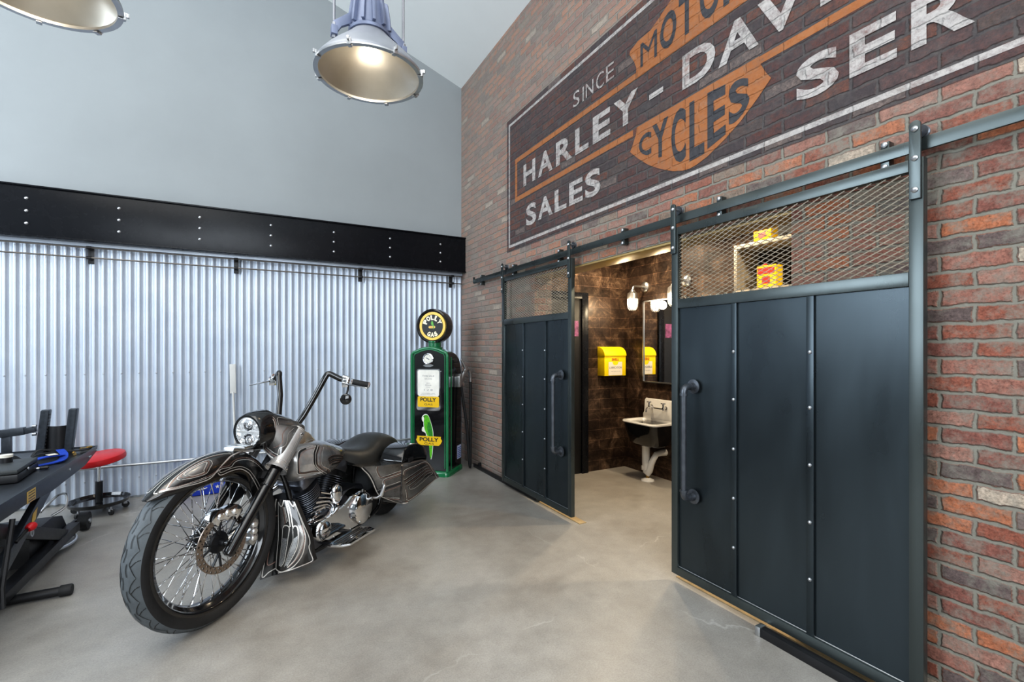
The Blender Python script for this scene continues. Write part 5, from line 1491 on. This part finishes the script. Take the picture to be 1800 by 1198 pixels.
SLOTS = [([(.433, .367), (.405, .48), (.40, .6), (.40, .75), (.40, .82)], [(.61, .36), (.55, .48), (.525, .62), (.50, .767), (.43, .84)]),
         ([(.70, .367), (.667, .5), (.62, .6), (.583, .683), (.517, .867)], [(.80, .355), (.783, .45), (.755, .56), (.717, .667), (.56, .87)])]
mb = MB()
for s_ in (1, -1):
    f = spoil(s_)
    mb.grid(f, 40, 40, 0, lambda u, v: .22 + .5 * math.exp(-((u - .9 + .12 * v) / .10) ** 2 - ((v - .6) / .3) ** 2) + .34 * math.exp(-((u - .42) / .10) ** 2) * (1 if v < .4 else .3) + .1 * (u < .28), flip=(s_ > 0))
    mb.grid(lambda u, v: V(f(u, v)) + V((-.03 - .07 * (1 - u), 0, 0)), 12, 12, 2, flip=(s_ < 0))
    mb.grid(lambda u, v: V(f(1, v)) + V((-.03 * u, 0, 0)), 1, 20, 2)
    mb.grid(lambda u, v: V(f(v, 1)) + V((-(.03 + .07 * (1 - v)) * u, 0, 0)), 1, 14, 2)
    R = lambda pts, w, c: mb.ribbon(f, pts, w, .0016, c, 1)
    R([(.985, .02), (.985, .3), (.985, .58), (.955, .68), (.975, .96), (.72, .985), (.37, .95)], .005, 1)
    R([(.975, .02), (.965, .25), (.90, .5), (.835, .75), (.68, .917), (.47, .955), (.325, .867)], .006, 1)
    R([(.655, .0), (.665, .15), (.638, .35)], .006, 1); R([(.72, .0), (.735, .15), (.70, .35)], .006, 1)
    R([(.30, .07), (.40, .12), (.50, .10), (.60, .0)], .006, 1); R([(.78, .0), (.86, .10), (.94, .06)], .006, 1)
    R([(.30, .083), (.27, .283), (.285, .55), (.317, .867)], .004, 1)
    R([(.20, .03), (.16, .12), (.15, .217), (.05, .30), (.045, .55), (.03, .93), (.15, .88), (.30, .85)], .005, 1)
    R([(.26, .25), (.12, .30), (.10, .55), (.10, .76), (.27, .75)], .0035, 3)
    for d in (.045, .09, .14):
        R([(.82 + d * .6, .33), (.83 + d * .5, .46), (.78 + d * .45, .64), (.68 + d * .4, .80), (.55 + d * .3, .90)], .0028, 1 if d < .1 else 3)
    for d in (0, .05, .10): R([(.50 + d * .8, .12), (.52 + d * .7, .25), (.50 + d, .32 - d * .3)], .0025, 1 if d else 3)
    for l, r in SLOTS: R(l[::-1] + [((l[0][0] + r[0][0]) / 2, l[0][1] - .03)] + r, .0055, 1)
sp = obj('front_spoiler', mb, [BPAINT, PINS, BLACK, PINK], bk, ang=50)
for s_ in (1, -1):
    f = spoil(s_)
    for l, r in SLOTS:
        def gr_(u, v):
            a = interp(l, v); b_ = interp(r, v)
            return V(f(a[0] + (b_[0] - a[0]) * u, a[1] + (b_[1] - a[1]) * u)) + V((.0022, 0, 0))
        mb = MB(); mb.grid(gr_, 6, 20, 0, flip=(s_ > 0)); gl_ = obj('spoiler_intake', mb, INK, sp)
        mb = MB()
        for k in range(28):
            v = .26 + .70 * k / 28; mb.ribbon(gr_, [(.10, v), (.5, v + .012), (.92, v + .02)], .0019, .0016, 0, 1, 2)
        for u_ in (.2, .4, .6, .8): mb.ribbon(gr_, [(u_, .25), (u_, .6), (u_, .96)], .0014, .002, 0, 1, 4)
        obj('intake_grille', mb, ALU, gl_)

# ---- engine
FINM = simple('dark fin metal', (.17, .18, .21), .3, .9, var=.1)
mb = MB(); mb.loft([[(-.62 + p[0], y, .30 + p[1]) for p in rrect(.30, .24, .08, 4, -.20, -.04)] for y in (-.13, -.09, .09, .13)]); mb.loft([[(-1.08 + p[0], y, .30 + p[1]) for p in rrect(.36, .22, .06, 4)] for y in (-.12, .12)]); mb.cyl((-.66, .0, .22), (-.66, .16, .22), .085, n=24)
eng = obj('engine', mb, FINM, bk, bev=.006); eng['label'] = 'silver V twin engine'
for i, (bx0, tx) in enumerate(((-.78, -.66), (-.88, -1.0))):
    p0 = V((bx0, 0, .33)); p1 = V((tx, 0, .585)); d_ = (p1 - p0).normalized(); L_ = (p1 - p0).length
    mb = MB(); mb.tube([p0, p1], .07, 24); cy = obj('cylinder', mb, BLACK, eng)
    mb = MB()
    for k in range(14):
        c = p0 + d_ * (.02 + .0148 * k); rr = .112 if k > 7 else .104
        mb.lathe([(.07, 0), (rr, 0), (rr + .002, .002), (rr, .004), (.07, .004)], 32, c, d_)
    obj('cooling_fin', mb, FINM, cy)
    mb = MB(); c = p0 + d_ * (L_ - .022); m3 = Matrix((d_.cross(V((0, 1, 0))), V((0, 1, 0)), d_)).transposed()
    mb.loft([[c + m3 @ V((a, b, h)) for a, b in rrect(w_, .22, .04, 4)] for h, w_ in ((0, .17), (.035, .17), (.045, .15), (.07, .13), (.078, .09))]); obj('rocker_box', mb, FINM, cy, ang=30)
    mb = MB()
    for o_ in (-.018, .018):
        mb.tube([p0 + V((.0, -.10, -.06)) + d_.cross(V((0, 1, 0))) * o_, p0 + d_ * (L_ - .06) + V((0, -.085, 0)) + d_.cross(V((0, 1, 0))) * o_ * 2], .012, 10)
    obj('pushrod_tube', mb, CHROME, cy)
mb = MB(); hn = catmull([(-.87, .505), (-.825, .485), (-.815, .44), (-.83, .385), (-.87, .36), (-.91, .385), (-.925, .44), (-.915, .485)], 4, True)
mb.loft([[(-.87 + (a + .87) * k, y, .44 + (b - .44) * k) for a, b in hn] for y, k in ((.115, .7), (.13, .95), (.15, 1), (.168, .92), (.178, .7), (.182, .3))]); obj('horn_cover', mb, CHROME, eng, ang=60)
mb = MB(); mb.lathe([(0, .0), (.036, 0), (.040, .006), (.040, .085), (.034, .095), (0, .098)], 24, (-.60, .03, .215), (.85, .5, 0)); obj('oil_filter', mb, CHROME, eng)
mb = MB(); mb.lathe([(0, -.20), (.09, -.20), (.10, -.19), (.10, -.14), (.06, -.12), (0, -.12)], 32, (-.83, 0, .47), (0, 1, 0)); obj('air_cleaner', mb, CHROME, eng)
mb = MB()
for k in range(7):
    mb.tube(catmull([(-.62 - .02 * k, .10 + .004 * k, .30 + .03 * k), (-.68 - .03 * k, .15, .36 + .01 * k), (-.80 - .02 * k, .13, .36 - .01 * k)], 4), .006 if k % 2 else .008, 6)
for k in range(12):
    random.seed(k); mb.lathe([(0, 0), (.010, 0), (.010, .01), (.004, .014), (0, .014)], 8, (-.60 - .34 * random.random(), .135, .17 + .2 * random.random()), (.2, 1, 0))
obj('engine_line', mb, CHROME, eng)
# primary cover on the left
pc = catmull([(-.60, .25), (-.625, .305), (-.69, .33), (-.80, .335), (-.92, .365), (-1.0, .395), (-1.10, .405), (-1.19, .37), (-1.225, .29), (-1.20, .20), (-1.12, .155), (-1.0, .15), (-.85, .165), (-.70, .175), (-.625, .20)], 4, True)
mb = MB(); mb.loft([[(-.92 + (a + .92) * k, y, .27 + (b - .27) * k) for a, b in pc] for y, k in ((.10, 1.0), (.185, 1.0), (.197, .985), (.205, .95))]); pcv = obj('primary_cover', mb, CHROME, bk, ang=35)
mb = MB(); mb.lathe([(.118, .18), (.118, .205), (.112, .232), (.098, .242), (.0, .248)], 40, (-1.09, 0, .27), (0, 1, 0)); dc = obj('derby_cover', mb, CHROME, pcv)
for k in range(5):
    a = 2 * PI * k / 5 + .3; mb = MB(); mb.lathe([(.008, 0), (.008, .006), (0, .007)], 10, (-1.09 + .103 * math.cos(a), .236, .27 + .103 * math.sin(a)), (0, 1, 0)); obj('cover_bolt', mb, ALU, dc)
for a, b in pc[::5]:
    mb = MB(); mb.lathe([(.008, 0), (.008, .006), (0, .007)], 8, (-.92 + (a + .92) * .96, .20, .27 + (b - .27) * .94), (0, 1, 0)); obj('cover_bolt', mb, ALU, pcv)
mb = MB(); mb.lathe([(.05, .19), (.05, .21), (.03, .222), (0, .224)], 24, (-.69, 0, .255), (0, 1, 0)); obj('inspection_cover', mb, CHROME, pcv)
# floorboards, pegs, exhausts, stand
for s_ in (1, -1):
    mb = MB(); fb = [(-.64, .255), (-.655, .335), (-.70, .385), (-.97, .40), (-.995, .33), (-.975, .255)]
    mb.prism(fb, .162, .178, lambda a, b, h: (a, s_ * b, h)); fbd = obj('floorboard', mb, CHROME, bk, bev=.003)
    mb = MB()
    for k in range(5):
        y = .275 + .022 * k; mb.bar((-.68, s_ * y, .179), (-.96, s_ * (y + .006), .179), .008, .004)
    obj('rubber_strip', mb, RUBBER, fbd)
    mb = MB(); mb.bar((-.72, s_ * .12, .15), (-.72, s_ * .30, .16), .03, .02); mb.bar((-.92, s_ * .12, .15), (-.92, s_ * .30, .16), .03, .02); obj('board_bracket', mb, BLACK, fbd, bev=.003)
    mb = MB(); mb.tube([(-1.215, s_ * .18, .31), (-1.21, s_ * .27, .312), (-1.215, s_ * .30, .33)], .012, 8); mb.tube([(-1.214, s_ * .298, .322), (-1.218, s_ * .302, .335), (-1.245, s_ * .312, .405), (-1.248, s_ * .313, .412)], [.010, .016, .016, .008], 12); obj('passenger_peg', mb, ALU, bk)
mb = MB(); mb.tube(catmull([(-.64, -.09, .56), (-.56, -.15, .50), (-.55, -.20, .32), (-.66, -.22, .20), (-.95, -.22, .165), (-1.3, -.22, .165), (-1.5, -.24, .165)], 6), .024, 14); mb.tube([(-1.4, -.235, .165), (-1.42, -.235, .165), (-2.0, -.26, .165), (-2.02, -.26, .165)], [.024, .045, .045, .04], 20); obj('exhaust_pipe', mb, CHROME, bk)
mb = MB(); mb.tube([(-1.10, .10, .12), (-1.14, .12, .06), (-1.16, .135, .012)], .011, 8); mb.box((-1.16, .14, .006), (.05, .04, .012)); obj('kickstand', mb, BLACK, bk, bev=.0)

# ---- rear wheel, fender, bags
RX, RR = -1.72, .31
mb = MB(); s2 = [(.22, .07), (.25, .088), (.28, .09), (.30, .07), (.308, .04), (.31, 0)]
rwl = thing('rear_wheel', '', ''); del rwl['label']; rwl.parent = bk
mb.lathe(s2 + [(r, -y) for r, y in reversed(s2[:-1])], 64, (RX, 0, RR), YA); mb.lathe([(.22, -.07), (.22, .07)], 64, (RX, 0, RR), YA); obj('tyre', mb, RUBBER, rwl)
mb = MB(); mb.lathe([(.222, .07), (.21, .072), (.20, .05), (.05, .06), (.0, .08)], 48, (RX, 0, RR), YA); mb.lathe([(.222, .07), (.21, .072), (.20, .05), (.05, .06), (.0, .08)], 48, (RX, 0, RR), (0, -1, 0)); obj('rim', mb, GLOSSBLACK, rwl)
mb = MB(); mb.bar((-1.2, .11, .27), (RX, .11, RR), .035, .06); mb.bar((-1.2, -.11, .27), (RX, -.11, RR), .035, .06); mb.cyl((RX, -.14, RR), (RX, .14, RR), .016, n=10); obj('swingarm', mb, BLACK, bk, bev=.004)


def rfend(u, v):
    a = rad(150 - 165 * u) if False else rad(30 + 175 * u); r = .345
    t = (v - .5) * 2; y = .115 * t; dr = -.03 * abs(t) ** 3
    return (RX + (r + dr) * math.cos(a), y, RR + (r + dr) * math.sin(a) * (.98))


mb = MB(); mb.grid(rfend, 40, 16, 0, lambda u, v: .3 + .3 * math.exp(-((u - .75) / .15) ** 2), flip=True); mb.grid(lambda u, v: V(rfend(u, v)) * 1 + V((0, 0, -.004)), 30, 8, 2)
mb.loft([[(-2.065 + x_, y, z) for y, z in rrect(.37, .22, .03, 3, 0, .30)] for x_ in (0, .02)], 0)
for d in (.12, .2, .3): mb.ribbon(rfend, [(.3, d), (.55, d + .03), (.8, d), (.97, d + .1)], .003, .0016, 1, -1); mb.ribbon(rfend, [(.3, 1 - d), (.55, 1 - d - .03), (.8, 1 - d), (.97, .9 - d)], .003, .0016, 1, -1)
rf = obj('rear_fender', mb, [BPAINT, PINS, BLACK], bk, ang=60)
mb = MB(); mb.box((-2.077, 0, .31), (.006, .26, .03)); obj('tail_light', mb, RED, rf, bev=.002)

# bag outline by station: x, y inner, y outer, z bottom, z top
BG = [(-1.345, .205, .408, .262, .550), (-1.375, .200, .420, .225, .548), (-1.43, .195, .426, .214, .542), (-1.55, .190, .426, .212, .528), (-1.68, .186, .422, .216, .512), (-1.78, .184, .418, .224, .485), (-1.88, .184, .414, .234, .42), (-1.97, .184, .410, .243, .345), (-2.05, .186, .404, .250, .275), (-2.066, .19, .40, .254, .262)]


def bag_sec(s_, x, yi, yo, zb, zt):
    w, h = yo - yi, zt - zb
    return [(x, s_ * (yi + w / 2 + p[0]), zb + h / 2 + p[1]) for p in rrect(w, h, min(.03, h * .3), 4)]


for s_ in (1, -1):
    mb = MB(); rg = [bag_sec(s_, *interp(BG, k / 30)) for k in range(31)]
    mb.loft(rg, 0, True, lambda u, v: .40 + .14 * math.sin(u * 9) * (1 - u))

    def outer(u, v):
        st_ = interp(BG, u); return (st_[0], s_ * (st_[2]), st_[4] - .02 + (st_[3] + .02 - st_[4] + .02) * v)
    sg_ = s_
    for k in range(4):
        t = k / 3; mb.ribbon(outer, [(.085 + .17 * t, .43 + .24 * t), (.21 + .13 * t, .36 + .26 * t), (.36 + .08 * t, .28 + .27 * t), (.57 + .08 * t, .18 + .22 * t)], .010, .0009, 2, 1)
    RB = lambda pts, w, c: mb.ribbon(outer, pts, w, .0016, c, 1)
    for d, w_, c_ in ((0, .0042, 1), (.03, .0024, 3)):
        RB([(.05 + d, .256 + d), (.10 + d, .12 + d), (.356, .06 + d * 1.3), (.478, .02 + d * 1.4), (.58, .05 + d * 1.3), (.66 - d * .5, .16 + d), (.744 - d, .344 + d), (.815 - d * 1.3, .9 - d), (.78 - d, .97 - d), (.489, .955 - d), (.233, .985 - d), (.17 + d, .95 - d), (.122 + d, .667)], w_, c_)
    RB([(.225, .60), (.222, .65), (.256, .70), (.33, .72), (.489, .66), (.60, .56), (.68, .44), (.66, .30)], .003, 1)
    for k in range(7):
        t = k / 6
        RB([(.065 + .19 * t, .40 + .27 * t), (.21 + .13 * t, .33 + .29 * t), (.36 + .08 * t, .25 + .30 * t), (.57 + .08 * t, .15 + .25 * t)], .0024, 1 if k % 2 == 0 else 3)
    sb = obj('saddlebag', mb, [BPAINT, PINS, BLACK, PINK], bk, ang=50)
    # black lid, front face sloped back
    LD = [(-1.345, .205, .408, .556, .560), (-1.352, .205, .408, .553, .575), (-1.395, .212, .404, .550, .640), (-1.41, .215, .402, .549, .650), (-1.50, .213, .405, .540, .668), (-1.60, .21, .405, .528, .662), (-1.70, .205, .405, .513, .630), (-1.76, .20, .405, .50, .595), (-1.79, .20, .404, .478, .560)]
    mb = MB(); mb.loft([[(st_[0], s_ * (st_[1] + (st_[2] - st_[1]) / 2 + p[0]), (st_[3] + st_[4]) / 2 + p[1]) for p in rrect(st_[2] - st_[1], max(.004, st_[4] - st_[3]), min(.014, max(.004, st_[4] - st_[3]) * .45), 3)] for st_ in [LD[0], LD[1], LD[2], LD[3]] + [interp(LD[3:], k / 14) for k in range(1, 15)]])
    lid_ = obj('saddlebag_lid', mb, GLOSSBLACK, sb, ang=28)
    mb = MB(); mb.box((-1.48, s_ * .412, .555), (.07, .012, .03)); obj('lid_latch', mb, BLACK, lid_, bev=.003)
    # painted side cover sweeping forward from the bag to the seat
    IN = [(-1.075, .207, .576), (-1.13, .225, .517), (-1.18, .238, .444), (-1.217, .247, .371), (-1.25, .262, .318), (-1.30, .31, .275), (-1.36, .39, .232)]
    OU = [(-1.35, .400, .553), (-1.36, .408, .50), (-1.37, .414, .44), (-1.38, .42, .38), (-1.39, .425, .32), (-1.40, .428, .27), (-1.405, .43, .222)]

    def cov(u, v):
        a = interp(IN, v); b = interp(OU, v); w = u
        bul = .018 * math.sin(PI * u)
        return (a[0] + (b[0] - a[0]) * w + bul * .6, s_ * (a[1] + (b[1] - a[1]) * w + bul * .6), a[2] + (b[2] - a[2]) * w)
    mb = MB(); mb.grid(cov, 24, 28, 0, lambda u, v: .44 + .25 * math.exp(-((u - .25) / .2) ** 2 - ((v - .2) / .2) ** 2), flip=(s_ < 0)); mb.grid(lambda u, v: V(cov(u, v)) + V((-.03 * (1 - u), -s_ * .03 * (1 - u), -.0)), 12, 12, 2, flip=(s_ > 0))
    # top fill between cover and seat
    mb.grid(lambda u, v: (interp([cov(k / 10, 0) for k in range(11)], u)[0], s_ * ((abs(cov(u, 0)[1])) * (1 - v) + .13 * v), cov(u, 0)[2] + .01 * v), 10, 4, 0, lambda u, v: .35, flip=(s_ > 0))
    sg_ = s_
    for pp_ in ([(.39, .02), (.30, .13), (.285, .2), (.31, .275), (.478, .262), (.811, .215), (.98, .195)], [(.05, .02), (.06, .2), (.055, .5), (.045, .8)], [(.06, .575), (.2, .55), (.389, .50), (.65, .475), (.98, .44)]):
        mb.ribbon(cov, pp_, .013, .0009, 2, 1)
    RC = lambda pts, w, c: mb.ribbon(cov, pts, w, .0016, c, 1)
    RC([(.03, .02), (.02, .11), (.035, .2), (.03, .356), (.025, .5), (.02, .66), (.02, .8), (.05, .96), (.5, .97), (.98, .965)], .006, 1)
    for d, c_ in ((0, 1), (.03, 3)):
        RC([(.378 + d, .02), (.29 + d, .12), (.27 + d, .2), (.29 + d, .267 + d * .4), (.478, .248 + d), (.811, .2 + d), (.98, .18 + d)], .0032, c_)
        RC([(.27, .56 + d), (.28, .43 + d * .3), (.30 + d, .37 + d), (.40, .31 + d), (.7, .27 + d), (.98, .235 + d)], .003, c_)
    RC([(.06, .53), (.2, .50), (.389, .456), (.65, .43), (.98, .395)], .0026, 1)
    RC([(.06, .62), (.2, .60), (.389, .55), (.65, .52), (.98, .48)], .0026, 3)
    RC([(.06, .74), (.22, .78), (.5, .80), (.75, .86), (.98, .90)], .003, 1)
    RC([(.06, .80), (.22, .83), (.5, .86), (.75, .91), (.98, .94)], .0022, 3)
    obj('side_cover', mb, [BPAINT, PINS, BLACK, PINK], bk, ang=60)
# ================================================================== light, camera


def area(name, loc, rot, sx, sy, e, col):
    L = bpy.data.lights.new(name, 'AREA'); L.shape = 'RECTANGLE'; L.size = sx; L.size_y = sy; L.energy = e; L.color = col
    o = bpy.data.objects.new(name, L); COL.objects.link(o); o.location = loc; o.rotation_euler = rot
    return o


area('daylight_side_window', (XL + .06, -2.7, 3.2), (0, rad(-90), 0), 3.0, 4.0, 330, (.80, .90, 1.0))
area('daylight_front_window', (-2.9, YF + .06, 3.5), (rad(90), 0, 0), 4.0, 3.6, 360, (.86, .93, 1.0))
area('ceiling_fill', (-3.9, -5.2, 5.6), (0, 0, 0), 3.0, 6.0, 150, (1, .94, .86))  # unseen overhead fill added to lift the room, no fixture modelled
area('upward_fill', (-4.6, -6.2, 3.6), (rad(180), 0, 0), 3.0, 4.0, 180, (.95, .97, 1))  # added fill aimed upward to brighten the ceiling and upper walls
for x, y in ((.98, -1.95), (.98, -3.1), (.98, -4.2)):
    L = bpy.data.lights.new('washroom_downlight', 'SPOT'); L.energy = 110; L.color = (1, .82, .58); L.spot_size = rad(165); L.spot_blend = .6; L.shadow_soft_size = .06
    o = bpy.data.objects.new('washroom_downlight', L); COL.objects.link(o); o.location = (x, y, 2.72)
w = bpy.data.worlds.new('World'); SC.world = w; w.use_nodes = True
w.node_tree.nodes['Background'].inputs[0].default_value = (.75, .85, 1, 1); w.node_tree.nodes['Background'].inputs[1].default_value = .25

cam = bpy.data.cameras.new('Camera'); co = bpy.data.objects.new('Camera', cam); COL.objects.link(co)
co.location = (-2.39, -5.81, 1.46); co.rotation_euler = (rad(90), 0, rad(-28.53))
cam.sensor_width = 36; cam.lens = 36 * 824 / 1800; cam.shift_y = 13 / 1800; cam.clip_start = .05
SC.camera = co
SC.view_settings.view_transform = 'Standard'; SC.view_settings.look = 'Medium High Contrast'; SC.view_settings.exposure = -.28
SC.cycles.use_denoising = True
SC.cycles.sample_clamp_indirect = 6
SC.cycles.max_bounces = 8
